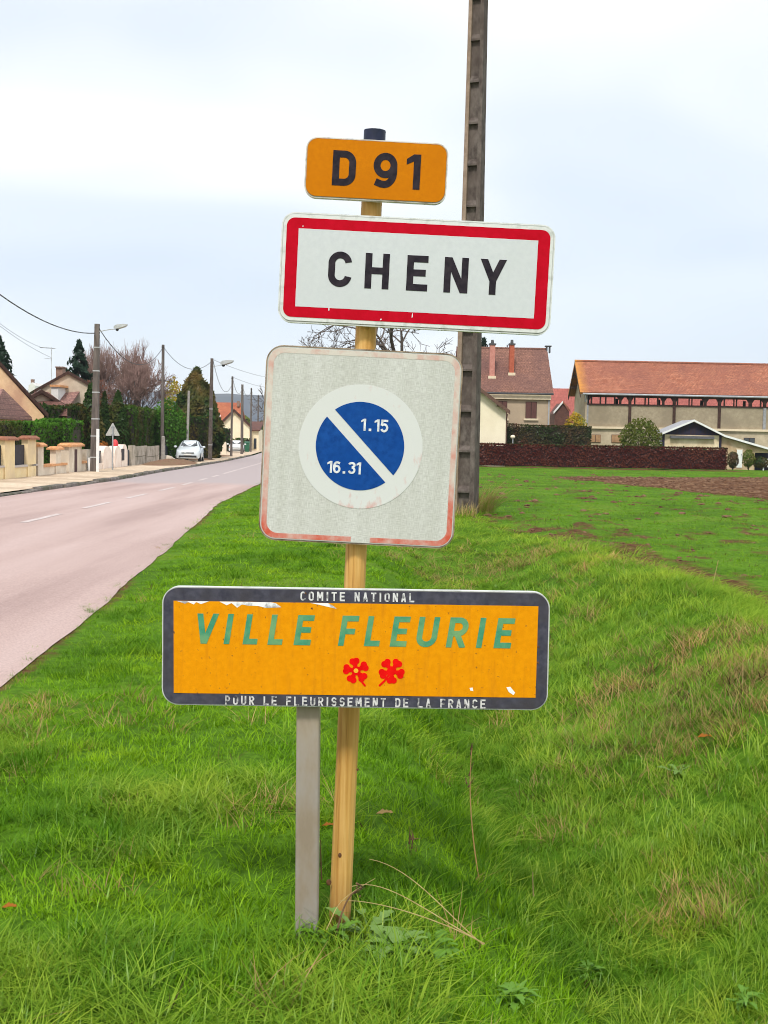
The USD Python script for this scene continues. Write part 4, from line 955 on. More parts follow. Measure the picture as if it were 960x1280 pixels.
# warning sign seen from behind
Yw = 61.0
b = at(140.6, 592, Yw); b[2] = float(H(b[0], Yw)) + 0.1
ws = thing('warning_sign', 'triangular road sign seen from its grey back on a thin post', 'road sign', b)
tz = at(140.6, 529.5, Yw)
obj('post', tube([b - [0, 0, .2], (b[0], b[1], tz[2] - 0.1)], 0.036, 8), 'steel_grey', ws, smooth=40)
k = Yw / F
tri = Polygon([(-7.9 * k, 0), (7.9 * k, 0), (0, 14.4 * k)]).buffer(0.03)
m = trimesh.creation.extrude_polygon(tri, 0.03, engine='earcut'); v = np.array(m.vertices); m.vertices = np.stack([v[:, 0] + tz[0], -v[:, 2] + b[1] + 0.075, v[:, 1] + at(140.6, 544, Yw)[2]], 1)
m.fix_normals(); obj('panel', m, 'sign_back', ws)
for zz in (546, 537):
    z = at(140.6, zz - 3, Yw)[2]; obj('clamp', bx(b[0] - .09, b[0] + .09, b[1] + 0.02, b[1] + 0.047, z - .025, z + .025), 'steel_grey', ws)

# ---------------------------------------------------------------- hedges and trees on the left
def wall_pt(px, back): return on_wall(px, back)
def zat(px, py, Y): return float(at(px, py, Y)[2])
hedge('hedge', 'dark clipped hedge behind the yellow wall at the left edge', 'hedge', wall_pt(-30, 1.0), wall_pt(44, 1.0), 1.2, -0.1, zat(20, 527, 48), 'leaf_thuja', 'twig_body', 85, 0.12, 41)
hedge('hedge', 'bright green hedge behind the orange coping of the cream wall', 'hedge', wall_pt(41, 0.8), wall_pt(82, 0.8), 1.2, -0.1, zat(60, 527.5, 53), 'leaf_bright', 'twig_body', 85, 0.12, 42)
hedge('hedge', 'light green rounded hedge end beside the banded street pole', 'hedge', wall_pt(80, 0.7), wall_pt(105, 0.7), 1.4, -0.1, zat(95, 524.5, 58), 'leaf_bright', 'twig_body', 85, 0.12, 43, uneven=0.28)
hedge('hedge', 'tall dark hedge behind the pink wall and the concrete fence', 'hedge', wall_pt(58, 3.6), wall_pt(172, 1.6), 1.6, -0.1, zat(140, 510, 72), 'leaf_dark', 'twig_body', 75, 0.17, 44, uneven=0.42)
hedge('hedge', 'bushy green hedge left of the silver car', 'hedge', wall_pt(166, 1.0), wall_pt(200, 0.9), 2.0, -0.1, zat(185, 510, 84), 'leaf_thuja', 'twig_body', 60, 0.15, 45, uneven=0.35)
shrub('evergreen_shrub', 'spreading evergreen shrub over the pale round gate post', (at(205, 560, 90)[0], 91.5, 0), 1.6, zat(203, 507, 90) + .25, 'leaf_bright', 2600, 0.16, 46, gap=0.15)
hedge('hedge', 'green clipped hedge directly behind the silver car', 'hedge', (at(214, 560, 93)[0], 95), (at(262, 560, 100)[0], 101), 2.0, -0.1, zat(235, 519, 96), 'leaf_cypress', 'twig_body', 55, 0.15, 47, uneven=0.3)
def tree_at(px, Y, back=0): p = at(px, 560, Y); p[2] = -0.25; return p
b = tree_at(245, 106); conifer('cypress_tree', 'big dark cypress behind the silver car', b, zat(248, 461, 106) + .25, 2.55, 'leaf_cypress', 11000, 0.26, 51, gap=0.3, taper=0.68, belly=0.25)
b = tree_at(98, 92); conifer('spruce_tree', 'ragged dark spruce above the beige gable', b, zat(98.5, 426, 92) + .25, 2.5, 'leaf_fir', 3600, 0.20, 52, cat='spruce tree', gap=0.15, sparse=True)
b = tree_at(-14, 80); conifer('dark_tree', 'dark evergreen cut by the left edge above the orange gable', b, zat(-14, 405, 80) + .25, 1.75, 'leaf_fir', 5200, 0.22, 53, gap=0.2, taper=0.55, belly=0.5)
for i, (px, py, Y, r, lb) in enumerate(((113, 479, 74, 0.62, 'slim dark cypress left of the banded pole'), (130, 490, 76, 0.34, 'narrowest brown-green cypress just right of the banded pole'), (147, 489, 78, 0.62, 'pointed green cypress right of the banded pole'))):
    b = tree_at(px, Y); conifer('cypress_tree', lb, b, zat(px, py, Y) + .25, r * 1.25, 'leaf_cypress' if i != 1 else 'leaf_dark', 2000, 0.13, 55 + i, gap=0.05, taper=0.7, belly=0.45)
for i, (px, py, Y, lb, up_, sd, tw) in enumerate(((122, 430, 96, 'pinkish bare poplar just behind the banded street pole', 1.1, 61, 'twig_pink'), (137, 424, 98, 'slender bare poplar in the middle of the pink group', 1.2, 62, 'twig_pink'), (152, 418, 99, 'tallest bare pink poplar under the lamp head', 1.2, 63, 'twig_pink'), (167, 421, 101, 'bare pink poplar right of the tallest one', 1.1, 64, 'twig_pink'), (178, 440, 95, 'broad bare birch at the right of the pink trees', 0.5, 65, 'twig_pink'))):
    b = tree_at(px, Y); bare_tree('bare_tree', lb, b, (zat(px, py, Y) + .25) * (1.0 if i < 4 else 0.98), 0.62 if i < 4 else 0.95, sd, 'bark_grey', tw, upright=up_, levels=5, trunk_h=0.46 if i < 4 else .34, r0=0.11, kids=(4, 5))
for i, (px, Y, h, r, lb, lm) in enumerate(((124, 90, 4.6, 1.3, 'russet bush right behind the banded pole', 'leaf_russet'), (158, 98, 4.3, 1.7, 'wide russet bush under the tallest pink poplar', 'leaf_russet'), (110, 88, 5.6, 1.9, 'russet leafed bush left of the banded pole', 'leaf_russet'), (137, 86, 3.6, 1.2, 'russet bush between the two pointed cypresses', 'leaf_russet'), (172, 105, 3.9, 2.0, 'reddish brush under the bare birch', 'leaf_russet'), (196, 108, 4.0, 1.9, 'reddish brush left of the round wooden pole', 'leaf_russet'))):
    b = tree_at(px, Y); shrub('russet_bush', lb, b, r, h, lm, 1500, 0.13, 71 + i, gap=0.42, shell=0.15)
b = tree_at(217, 112); shrub('yellow_tree', 'golden yellow tree between the wooden pole and the cypress', b, 1.05, zat(217, 474, 112) + .25, 'leaf_yellow', 900, 0.2, 78, cat='tree', gap=0.25)
b = on_wall(127, .9); shrub('orange_shrub', 'small orange leafed shrub behind the first scroll pillar', (b[0], b[1], 0), 0.45, zat(127, 550.5, b[1] + .3), 'leaf_orange', 350, 0.1, 79, gap=0.2)
hedge('hedge', 'dark hedge left of the white car at the gable house', 'hedge', (at(270, 560, 148)[0], 148), (at(289, 560, 150)[0], 150), 2.0, -0.35, zat(280, 535, 148), 'leaf_dark', 'twig_body', 25, 0.22, 48)
hedge('hedge', 'green hedge right of the white car under the gable', 'hedge', (at(300, 560, 156)[0], 156), (at(313.5, 560, 157)[0], 157), 1.6, -0.35, zat(306, 548, 156), 'leaf_thuja', 'twig_body', 25, 0.22, 49)
b = at(250, 575, 106); b[2] = -.25
for i, (px, Y, r, h, lb) in enumerate(((251, 107, 0.9, 0.75, 'low green ground shrub right of the silver car'), (259, 110, 1.0, 0.7, 'low green ground shrub at the foot of the grey lamp pole'))):
    p = at(px, 570, Y); p[2] = -.28; shrub('low_shrub', lb, p, r, h, 'leaf_thuja', 420, 0.14, 81 + i, gap=0.1, stem=False)
# bare garden trees that show between the CHENY and parking plates
b = at(500, 560, 100); b[2] = 0; bare_tree('bare_tree', 'wide bare tree with thick dark limbs behind the CHENY plate', b, 14.5, 1.05, 93, 'bark_dark', 'twig', upright=0.15, levels=6, trunk_h=0.30, r0=0.26, kids=(3, 3))
b = at(398, 560, 112); b[2] = 0; bare_tree('bare_tree', 'finely twigged bare tree at the left under the CHENY plate', b, 11.9, 0.85, 97, 'bark_grey', 'twig', upright=0.35, levels=6, trunk_h=0.32, r0=0.16, kids=(3, 3))
b = at(602, 560, 135); b[2] = 0; conifer('fir_tree', 'dark fir top showing just above the house ridge by the concrete pole', b, zat(602, 424, 135), 2.3, 'leaf_fir', 1600, 0.3, 98, sparse=True)
# far hedgerow trees on the plain
for i in range(8):
    rr = np.random.default_rng(300 + i)
    Y = rr.uniform(260, 420); px = rr.uniform(285, 345) if i < 8 else (rr.uniform(345, 570) if i < 16 else rr.uniform(-60, 285))
    p = at(px, 555, Y); p[2] = -0.8
    shrub('distant_tree', None, p, rr.uniform(2, 4), rr.uniform(4, 7), 'leaf_olive' if i % 3 == 0 else 'leaf_dark', 260, 0.9, 300 + i, cat='tree', stem=False, gap=0.1)
for i, pr_ in enumerate([p for p in world.GetPrim().GetChildren() if p.GetName().startswith('distant_tree')]):
    tag(pr_, 'distant bushy tree on the plain far beyond the houses', 'tree', 'distant trees on the plain')

# ---------------------------------------------------------------- houses on the left
roof('tiles_brown', (0.15, 0.07, 0.055), (0.21, 0.10, 0.078), (0.07, 0.034, 0.028), (0.12, 0.06, 0.052), 'x', 0.2, 0.14)
roof('tiles_brown_side', (0.15, 0.07, 0.055), (0.21, 0.10, 0.078), (0.07, 0.034, 0.028), (0.12, 0.06, 0.052), 'y', 0.2, 0.14)
roof('tiles_dusty', (0.28, 0.155, 0.13), (0.38, 0.22, 0.18), (0.15, 0.085, 0.075), (0.23, 0.12, 0.11), 'x', 0.2, 0.14)
roof('tiles_orange', (0.40, 0.125, 0.06), (0.50, 0.18, 0.09), (0.22, 0.07, 0.04), (0.34, 0.10, 0.055), 'x', 0.25, 0.18)
surf('gable_orange', (0.66, 0.43, 0.25), (0.76, 0.53, 0.32), scale=2.5, rough=0.9, c3=(0.52, 0.31, 0.20), big=1.0)
surf('gable_beige', (0.52, 0.42, 0.31), (0.66, 0.55, 0.43), scale=1.5, rough=0.9, c3=(0.42, 0.32, 0.24), big=0.8)
surf('wall_cream', (0.80, 0.69, 0.49), (0.86, 0.76, 0.57), scale=1.5, rough=0.9, c3=(0.76, 0.64, 0.46), big=0.5)
surf('wall_white', (0.64, 0.62, 0.60), (0.74, 0.72, 0.70), scale=2, rough=0.9)
surf('timber_dark', (0.035, 0.018, 0.014), (0.075, 0.036, 0.026), scale=7, rough=0.85)
surf('timber_brown', (0.085, 0.045, 0.03), (0.15, 0.085, 0.06), scale=7, rough=0.85)
surf('brick_chimney', (0.20, 0.12, 0.09), (0.30, 0.19, 0.15), scale=5, rough=0.9)
surf('window_glass', (0.03, 0.035, 0.04), (0.06, 0.07, 0.08), scale=1, rough=0.1, spec=0.6)
def gable(name, label, A, RIDGE, B, Y, depth, wall_m, roof_m, zb=-0.4, over=0.25, tk=0.16, verge='timber_dark', side_over=0.2, turn=0.0):
    """A house whose gable faces the road: A, B the eaves and RIDGE the peak as (px, py) at distance Y."""
    # the gable's plane may be turned about the vertical (degrees, towards the road)
    nx, ny = math.sin(math.radians(turn)), -math.cos(math.radians(turn))
    o = at(*B, Y)
    def onp(q):
        d_ = px_ray(*q); k = ((o[0] - EYE[0]) * nx + (o[1] - EYE[1]) * ny) / (d_[0] * nx + d_[1] * ny); return EYE + d_ * k
    W3 = [onp(q) for q in (A, RIDGE, B)]
    ux, uy = -ny, nx                                     # along the gable, to the right
    L3 = [np.array([(p[0] - o[0]) * ux + (p[1] - o[1]) * uy, 0, p[2]]) for p in W3]
    a, r_, b_ = L3
    t = thing(name, label, 'house', (o[0] + (a[0] + b_[0]) / 2 * ux, o[1] + (a[0] + b_[0]) / 2 * uy, zb))
    def put(m):
        v = np.array(m.vertices); m.vertices = np.stack([o[0] + v[:, 0] * ux - v[:, 1] * nx, o[1] + v[:, 0] * uy - v[:, 1] * ny, v[:, 2]], 1); return m
    Y = 0.0
    obj('wall', put(prism_y([(a[0] + side_over, zb), (b_[0] - side_over, zb), (b_[0] - side_over, b_[2] - 0.12), (r_[0], r_[2] - 0.12), (a[0] + side_over, a[2] - 0.12)], Y, Y + depth)), wall_m, t)
    for q in (a, b_):
        obj('roof_slope', put(plane_slab([(q[0], Y - over, q[2]), (r_[0], Y - over, r_[2]), (r_[0], Y + depth + over, r_[2]), (q[0], Y + depth + over, q[2])], tk)), roof_m, t)
        obj('verge_board', put(hull([(p[0], y, p[2] + dz) for p in (q, r_) for y in (Y - over - 0.03, Y - over - 0.002) for dz in (-0.20, -0.01)])), verge, t)
    return t
# a: orange gable cut by the left edge, with a lower hipped roof in front
ga = gable('gable_house', 'orange-beige gable house cut by the left edge', (-230, 512), (-88, 357), (60, 517), 66, 9, 'gable_orange', 'tiles_brown_side', turn=25, over=.1)
Y = 61
p = [at(-140, 524, Y), np.array([at(40, 522, Y + 4.6)[0], Y - 2, at(40, 522, Y + 4.6)[2]]), at(4, 486, Y + 2.5), at(-120, 486, Y + 2.5)]
hr = thing('annex', 'low annex with a brown hipped roof in front of the orange gable', 'house', (p[0][0] / 2 + p[1][0] / 2, Y, -0.2))
zE = p[1][2]
eav = [(p[0][0], Y - 2, zE), (p[1][0], Y - 2, zE), (p[1][0], Y + 4.6, zE), (p[0][0], Y + 4.6, zE)]
rid = [(p[3][0], Y + 1.3, at(4, 486, Y + 1.3)[2]), (at(4, 486, Y + 1.3)[0], Y + 1.3, at(4, 486, Y + 1.3)[2])]
obj('roof', hull(eav + rid + [(x, y, z - 0.15) for x, y, z in eav]), 'tiles_dusty', hr)
obj('wall', bx(p[0][0] + .3, p[1][0] - .3, Y - 1.6, Y + 4.2, -0.3, zE - .1), 'gable_orange', hr)
# b: beige gable with chimney, aerial, lean-to, dark roof in front
gb = gable('gable_house', 'beige gable house with a squat chimney and a tall aerial', (42.5, 487), (85, 463.5), (128, 487.5), 78, 9, 'gable_beige', 'tiles_brown_side', turn=18, over=.1)
c0 = at(76, 468, 81); k = 81 / F
obj('chimney', bx(c0[0] - 4 * k, c0[0] + 4 * k, 80.6, 81.4, c0[2] - .8, at(76, 460, 81)[2]), 'brick_chimney', gb)
obj('chimney_cap', bx(c0[0] - 4.8 * k, c0[0] + 4.8 * k, 80.5, 81.5, at(76, 460, 81)[2], at(76, 458.6, 81)[2]), 'brick_chimney', gb)
m0, m1 = at(64.3, 484, 77), at(64.6, 434, 77)
ae = thing('roof_aerial', 'tall thin television aerial in front of the beige gable house', 'aerial', m0)
obj('mast', tube([m0 - [0, 0, .4], m1], 0.022, 6), 'lamp_grey', ae)
obj('boom', tube([at(50, 434.2, 77), at(69, 435.6, 77)], 0.02, 5), 'steel_grey', ae)
for px in np.linspace(51, 68, 7):
    q = at(px, 434.2 + (px - 50) * .07, 77); obj('rod', tube([q + [0, -.35, 0], q + [0, .35, 0]], 0.012, 4), 'steel_grey', ae)
q = at(62, 448.5, 77); obj('cross_rod', tube([q - [.3, 0, 0], q + [.15, 0, 0]], 0.015, 4), 'steel_grey', ae)
lt = thing('lean_to', 'brick red lean-to roof against the beige gable house', 'annex', at(89, 510, 76.5) * [1, 1, 0])
l0, l1, l2, l3 = at(77, 487, 77.9), at(101, 487, 77.9), at(101, 505, 75.4), at(77, 503.5, 75.4)
obj('roof', plane_slab([l0, l1, (l1[0], l2[1], l2[2]), (l0[0], l2[1], l2[2])], 0.12), 'tiles_dusty', lt)
obj('wall', bx(l0[0] + .15, l1[0] - .15, 75.7, 77.8, -.3, l2[2] - .08), 'gable_beige', lt)
b0, b1 = at(66, 510, 76.0), at(76, 484, 76.0)
dm = thing('dormer', 'small white block with an orange ledge below the beige gable', 'annex', (b0[0], 76, 0))
obj('wall', bx(b0[0], b1[0] - 0.05, 75.6, 77.5, -.3, b1[2]), 'wall_white', dm)
obj('ledge', bx(b0[0] - .05, b1[0] + .1, 75.5, 77.5, b1[2], b1[2] + .12), 'coping_clay', dm)
gb2 = gable('low_house', 'low dark brown roof in front of the beige gable house', (20, 505), (52, 487), (84, 507), 71, 5, 'gable_beige', 'tiles_brown_side', tk=0.2, turn=19)
q0, q1 = at(41, 489, 71), at(82, 516, 69)
obj('roof_front', hull([at(43, 489.5, 71.9), at(60, 489.8, 71.9), at(84, 508, 70), at(84, 520, 68.6), at(40, 520, 68.6), at(43, 492, 72.1), at(84, 522, 72)]), 'tiles_brown', gb2)
wh = thing('distant_house', 'little pale house end with a thin chimney far behind the orange gable', 'house', at(39, 500, 120) * [1, 1, 0])
w0, w1 = at(35.5, 482, 120), at(44, 482, 120)
obj('wall', prism_y([(w0[0], -.5), (w1[0], -.5), (w1[0], w1[2]), ((w0[0] + w1[0]) / 2, zat(40, 478, 120)), (w0[0], w0[2])], 120, 126), 'wall_white', wh)
obj('chimney', bx(at(38.5, 478, 121)[0], at(41.5, 478, 121)[0], 121, 121.5, zat(40, 481, 121), zat(40, 474, 121)), 'brick_chimney', wh)
# c: cream gable by the white car, its annex, and the orange roof behind
gc = gable('gable_house', 'cream gable house with brown roof edge beside the white car', (262, 541), (292.5, 511), (314, 531.5), 163, 9, 'wall_cream', 'tiles_brown_side', zb=-.6, tk=0.3, over=0.3, turn=7)
an = thing('annex', 'cream annex with a green shutter right of the cream gable', 'house', (at(318, 560, 166)[0], 166, -.5))
a0, a1 = at(311, 537, 166), at(323.5, 537, 166)
obj('wall', bx(a0[0], a1[0], 166, 171, -.6, a1[2]), 'wall_cream', an)
obj('roof', plane_slab([(a0[0] - .1, 165.6, a1[2] - 0.05), (a1[0] + .2, 165.6, a1[2] - .05), (a1[0] + .2, 171, a1[2] + 1.1), (a0[0] - .1, 171, a1[2] + 1.1)], .15), 'tiles_brown', an)
obj('shutter', bx(at(317.5, 555, 166)[0], at(320.5, 555, 166)[0], 165.93, 165.998, zat(319, 561, 166), zat(319, 548, 166)), 'gate_blue', an)
oh = thing('orange_roof_house', 'house with a wide orange tiled roof behind the cypress and cream gable', 'house', (at(275, 560, 185)[0], 185, -.6))
o0, o1 = at(252, 531, 183), at(299, 532, 183)
oz = zat(280, 503, 188)
obj('roof', plane_slab([(o0[0], 183, o0[2]), (o1[0], 183, o0[2]), (o1[0] - .2, 188, oz), (o0[0], 188, oz)], .2), 'tiles_orange', oh)
obj('roof_back', plane_slab([(o0[0], 193, o0[2]), (o1[0], 193, o0[2]), (o1[0] - .2, 188, oz), (o0[0], 188, oz)], .2), 'tiles_orange', oh)
obj('wall', hull([(x, y, z) for x in (o0[0] + .3, o1[0] - .3) for y, z in ((183.5, -.6), (192.5, -.6), (183.5, o0[2] - .1), (192.5, o0[2] - .1), (188, oz - .3))]), 'wall_cream', oh)
obj('skylight', plane_slab([at(273, 521.5, 184.2) + [0, 0, .1], at(275.5, 521.5, 184.2) + [0, 0, .1], at(275.5, 519.5, 184.6) + [0, 0, .1], at(273, 519.5, 184.6) + [0, 0, .1]], .05), 'white_paint', oh)
obj('chimney', bx(at(296.6, 506, 187)[0], at(299.4, 506, 187)[0], 186.6, 187.4, oz - .6, zat(298, 501.5, 187)), 'brick_chimney', oh)
# pillars and wall scraps beyond the silver car
cp = thing('garden_wall', 'sloping white garden wall end left of the grey lamp pole', 'wall', (at(255, 560, 112)[0], 112, -.3))
k0, k1 = at(252.5, 565, 112), at(258.5, 565, 112)
obj('wall', prism_y([(k0[0], -.4), (k1[0], -.4), (k1[0], zat(258, 546, 112)), (k0[0], zat(253, 564, 112))], 112, 112.3), 'wall_cream', cp)
for px0, px1, top_, lb, nm in ((262.6, 267.2, 549, 'pinkish rounded gate pillar right of the grey lamp pole', 'render_pink'), (269.5, 274.5, 547, 'pale pink rounded gate pillar beside the dark hedge', 'render_pink'), (277.5, 282.5, 552, 'low pinkish gate pillar before the dark hedge', 'render_cream')):
    g0, g1 = at(px0, 567, 128), at(px1, 567, 128); zt = zat(px0, top_, 128)
    g = thing('gate_pillar', lb, 'pillar', (g0[0] / 2 + g1[0] / 2, 128, -.3))
    w_ = (g1[0] - g0[0]) / 2
    obj('body', hull([(g0[0] + w_ + w_ * math.cos(a_), y, zt - w_ + w_ * math.sin(a_)) for a_ in np.linspace(0, math.pi, 9) for y in (128, 128.4)] + [(x, y, -.4) for x in (g0[0], g1[0]) for y in (128, 128.4)]), nm, g)
    obj('plinth', bx(g0[0] - .03, g1[0] + .03, 127.95, 128.45, -.4, 0.0), nm, g)
surf('bin_green', (0.015, 0.09, 0.05), (0.025, 0.13, 0.07), scale=4, rough=0.5)
bn0, bn1 = at(307.2, 566, 150), at(309.8, 566, 150)
bn = thing('wheelie_bin', 'green wheeled bin beside the white car', 'bin', (bn0[0], 150, -.3))
obj('body', hull([(x, y, z) for z, e in ((-.22, .06), (zat(308, 553.5, 150), 0)) for x in (bn0[0] - .15 + e, bn1[0] + .15 - e) for y in (150 + e, 150.6 - e)]), 'bin_green', bn)
obj('lid', hull([(x, y, z) for x in (bn0[0] - .18, bn1[0] + .18) for y, z in ((149.95, zat(308, 553.4, 150)), (150.65, zat(308, 553.4, 150)), (150.0, zat(308, 552.9, 150)), (150.65, zat(308, 551.8, 150)))]), 'bin_green', bn)

# soil bank, rubble
surf('leaf_litter', (0.14, 0.07, 0.04), (0.27, 0.15, 0.09), scale=9, rough=0.95, bump=0.8, bscale=14, coord='position', c3=(0.20, 0.13, 0.07), big=1.2, bdist=0.05)
surf('rubble_pale', (0.52, 0.48, 0.42), (0.72, 0.68, 0.60), scale=4, rough=0.95, bump=0.5, coord='position', c3=(0.45, 0.33, 0.22), big=1.5)
def mound(name, label, cat, c, rx, ry_, h, material, seed, kind=None):
    a = np.linspace(0, 2 * np.pi, 37)[:-1]; rr = np.linspace(0, 1, 10)
    X = c[0] + np.outer(rr, np.cos(a)) * rx; Yv = c[1] + np.outer(rr, np.sin(a)) * ry_
    Z = c[2] + h * (1 - rr[:, None] ** 1.6) * (0.6 + 0.8 * meshkit.fbm(np.stack([X * 1.6, Yv * 1.6, 0 * X], -1), 3, seed)) - 0.08 * rr[:, None] ** 4
    v = np.stack([X, Yv, Z], -1).reshape(-1, 3); f = []
    for i in range(9):
        for j in range(36):
            k = (j + 1) % 36; f += [(i * 36 + j, (i + 1) * 36 + j, (i + 1) * 36 + k), (i * 36 + j, (i + 1) * 36 + k, i * 36 + k)]
    return obj(name, (v, np.array(f)), material, label=label, cat=cat, kind=kind, smooth=True)
mound('leaf_bank', None, None, (xw(78) + 1.2, 79, zroad(79) + .10), 1.5, 8.5, 0.28, 'leaf_litter', 5, 'structure')
mound('leaf_bank', None, None, (xw(93) + 1.3, 97, zroad(97) + .05), 1.7, 7, 0.16, 'leaf_litter', 6, 'structure')
mound('leaf_bank', None, None, (xw(118) + 2.3, 116, zroad(112) + .02), 2.0, 12, 0.16, 'leaf_litter', 7, 'structure')
rb = thing('rubble_heap', 'pale heap of rubble and sacks at the left of the silver car', 'rubble', (at(210, 578, 87)[0], 87, -.15))
for i, (px, py, w_) in enumerate(((206.5, 577, .30), (209, 574, .34), (212.5, 576.5, .34), (216, 577.5, .28), (210.5, 578.5, .26), (207.5, 573.6, .20))):
    g = trimesh.creation.icosphere(2, w_); v = np.array(g.vertices); g.vertices = v * (0.75 + 0.5 * meshkit.noise(v * 5 + i * 7, i)[:, None]) * [1.15, 1, .8]
    g.apply_translation(at(px, py, 87 + 0.15 * i) + [0, 0, 0.02]); obj('chunk', g, 'rubble_pale', rb, smooth=40)

# ---------------------------------------------------------------- cars
surf('car_silver', (0.58, 0.63, 0.67), (0.62, 0.67, 0.71), scale=2, rough=0.28, coat=0.5, spec=0.4, metal=0.0)
surf('car_white', (0.70, 0.71, 0.70), (0.76, 0.77, 0.76), scale=2, rough=0.3, coat=0.6, spec=0.5)
surf('car_glass', (0.035, 0.045, 0.052), (0.06, 0.07, 0.08), scale=1, rough=0.06, spec=0.7)
surf('car_black', (0.012, 0.012, 0.013), (0.022, 0.022, 0.024), scale=8, rough=0.6)
surf('tyre', (0.014, 0.014, 0.015), (0.026, 0.026, 0.027), scale=20, rough=0.85)
surf('wheel_rim', (0.30, 0.31, 0.32), (0.42, 0.43, 0.44), scale=8, rough=0.35, metal=0.7)
surf('headlamp', (0.50, 0.55, 0.58), (0.72, 0.76, 0.79), scale=30, rough=0.12, spec=0.6)
surf('amber_lens', (0.60, 0.20, 0.02), (0.70, 0.28, 0.03), scale=20, rough=0.3)
surf('plate_white', (0.66, 0.66, 0.64), (0.74, 0.74, 0.72), scale=20, rough=0.5)
def car(name, label, pos, yaw, paint, Wd, Ln, Ht, nose=0.0, amber=False):
    t = thing(name, label, 'car', pos)
    hw = Wd / 2
    # stations: distance from nose, bottom, bumper/bonnet half-width factor, shoulder height, top height, top half-width factor
    S = [(0.00, .30, .60, .52, .60, .50), (0.05, .22, .80, .60, .70, .66), (0.22, .20, .94, .68, .80, .74), (0.55, .19, .99, .74, .90, .76), (0.95, .19, 1.0, .80, .99, .78), (1.12, .19, 1.0, .86, 1.04, .78),
         (1.45, .19, 1.0, .90, 1.26, .70), (1.85, .19, 1.0, .92, Ht - .03, .64), (2.4, .19, 1.0, .94, Ht, .64), (3.0, .19, 1.0, .95, Ht - .02, .63), (3.45, .20, .98, .96, Ht - .14, .60), (3.72, .24, .93, .94, 1.08, .62), (3.80, .32, .84, .80, .92, .60)]
    k = Ln / 3.8
    def ring(s, bz, wf, sh, tp, tw):
        return [(-0.0, bz), (hw * wf * .86, bz), (hw * wf * .98, bz + .10), (hw * wf, (bz + sh) / 2), (hw * wf * .985, sh), (hw * (tw * .55 + wf * .43), sh + (tp - sh) * .35), (hw * tw, tp - (tp - sh) * .12), (hw * tw * .72, tp), (0, tp + .012)]
    cy, sy = math.cos(yaw), math.sin(yaw)
    def place(p):
        p = np.asarray(p, float); return np.stack([pos[0] + p[..., 0] * cy - p[..., 1] * sy, pos[1] + p[..., 0] * sy + p[..., 1] * cy, pos[2] + p[..., 2]], -1)
    rows = []
    for st in S:
        h_ = ring(*st); y = st[0] * k
        rows.append([(x, y, z) for x, z in h_] + [(-x, y, z) for x, z in h_[-2:0:-1]])
    R = np.array(rows); m = R.shape[1]
    v = R.reshape(-1, 3); f = []
    for i in range(len(S) - 1):
        for j in range(m):
            q = (j + 1) % m; f += [(i * m + j, i * m + q, (i + 1) * m + q), (i * m + j, (i + 1) * m + q, (i + 1) * m + j)]
    f += [(0, j + 1, j) for j in range(1, m - 1)] + [((len(S) - 1) * m, (len(S) - 1) * m + j, (len(S) - 1) * m + j + 1) for j in range(1, m - 1)]
    body = trimesh.Trimesh(v, np.array(f), process=False); body.fix_normals(); body.vertices = place(np.array(body.vertices))
    obj('body', body, paint, t, smooth=45)
    def patch(name, pts, material, out=0.012):
        p = np.asarray(pts, float); n_ = np.cross(p[1] - p[0], p[2] - p[0]); n_ /= np.linalg.norm(n_)
        c_ = p.mean(0); ref = c_ - np.array([0, Ln / 2, .6])
        if n_ @ ref < 0: n_ = -n_
        return obj(name, hull(place(np.vstack([p + n_ * out, p - n_ * 0.05]))), material, t)
    def on(s, j, sgn=1):                       # a point of the body surface at station s and ring place j
        i = min(int(s), len(S) - 2); a = s - i; j0 = int(j); b_ = j - j0
        q = (R[i, j0] * (1 - a) + R[i + 1, j0] * a) * (1 - b_) + (R[i, j0 + 1] * (1 - a) + R[i + 1, j0 + 1] * a) * b_
        return q * [sgn, 1, 1]
    patch('windscreen', [on(5.15, 6.4, -1), on(5.15, 6.4), on(6, 6.5), on(6.85, 6.5), on(6.85, 6.5, -1), on(6, 6.5, -1)], 'car_glass', 0.02)
    for sg in (-1, 1):
        patch('side_window', [on(6.1, 4.3, sg), on(7.0, 5.8, sg), on(8.0, 5.8, sg), on(8.0, 4.3, sg)], 'car_glass', 0.025)
        patch('side_window', [on(8.1, 4.3, sg), on(8.1, 5.8, sg), on(9.5, 5.8, sg), on(10.0, 4.5, sg)], 'car_glass', 0.025)
        hl = [(sg * hw * x, y * k, z) for x, y, z in ((.50, .10, .66), (.86, .22, .66), (.92, .34, .80), (.78, .28, .83), (.52, .12, .73))]
        obj('headlight', hull(place(np.vstack([np.array(hl) - [0, .06, 0], np.array(hl) + [0, .12, 0]]))), 'headlamp', t)
        if amber:
            o = [(sg * hw * x, y * k, z) for x, y, z in ((.84, .12, .62), (.95, .20, .62), (.95, .20, .72), (.84, .12, .72))]
            obj('indicator', hull(place(np.vstack([np.array(o) - [0, .04, 0], np.array(o) + [0, .10, 0]]))), 'amber_lens', t)
        mirror = trimesh.creation.icosphere(2, 0.1); mirror.apply_scale([1.15, .7, .8]); mirror.apply_translation([sg * (hw + .13), 1.5 * k, 1.0]); mirror.vertices = place(np.array(mirror.vertices))
        mp = obj('mirror', mirror, paint, t, smooth=True)
        arm = bx(min(sg * hw * .88, sg * (hw + .1)), max(sg * hw * .88, sg * (hw + .1)), 1.46 * k, 1.52 * k, .94, .98); arm.vertices = place(np.array(arm.vertices)); obj('mirror_arm', arm, 'car_black', mp)
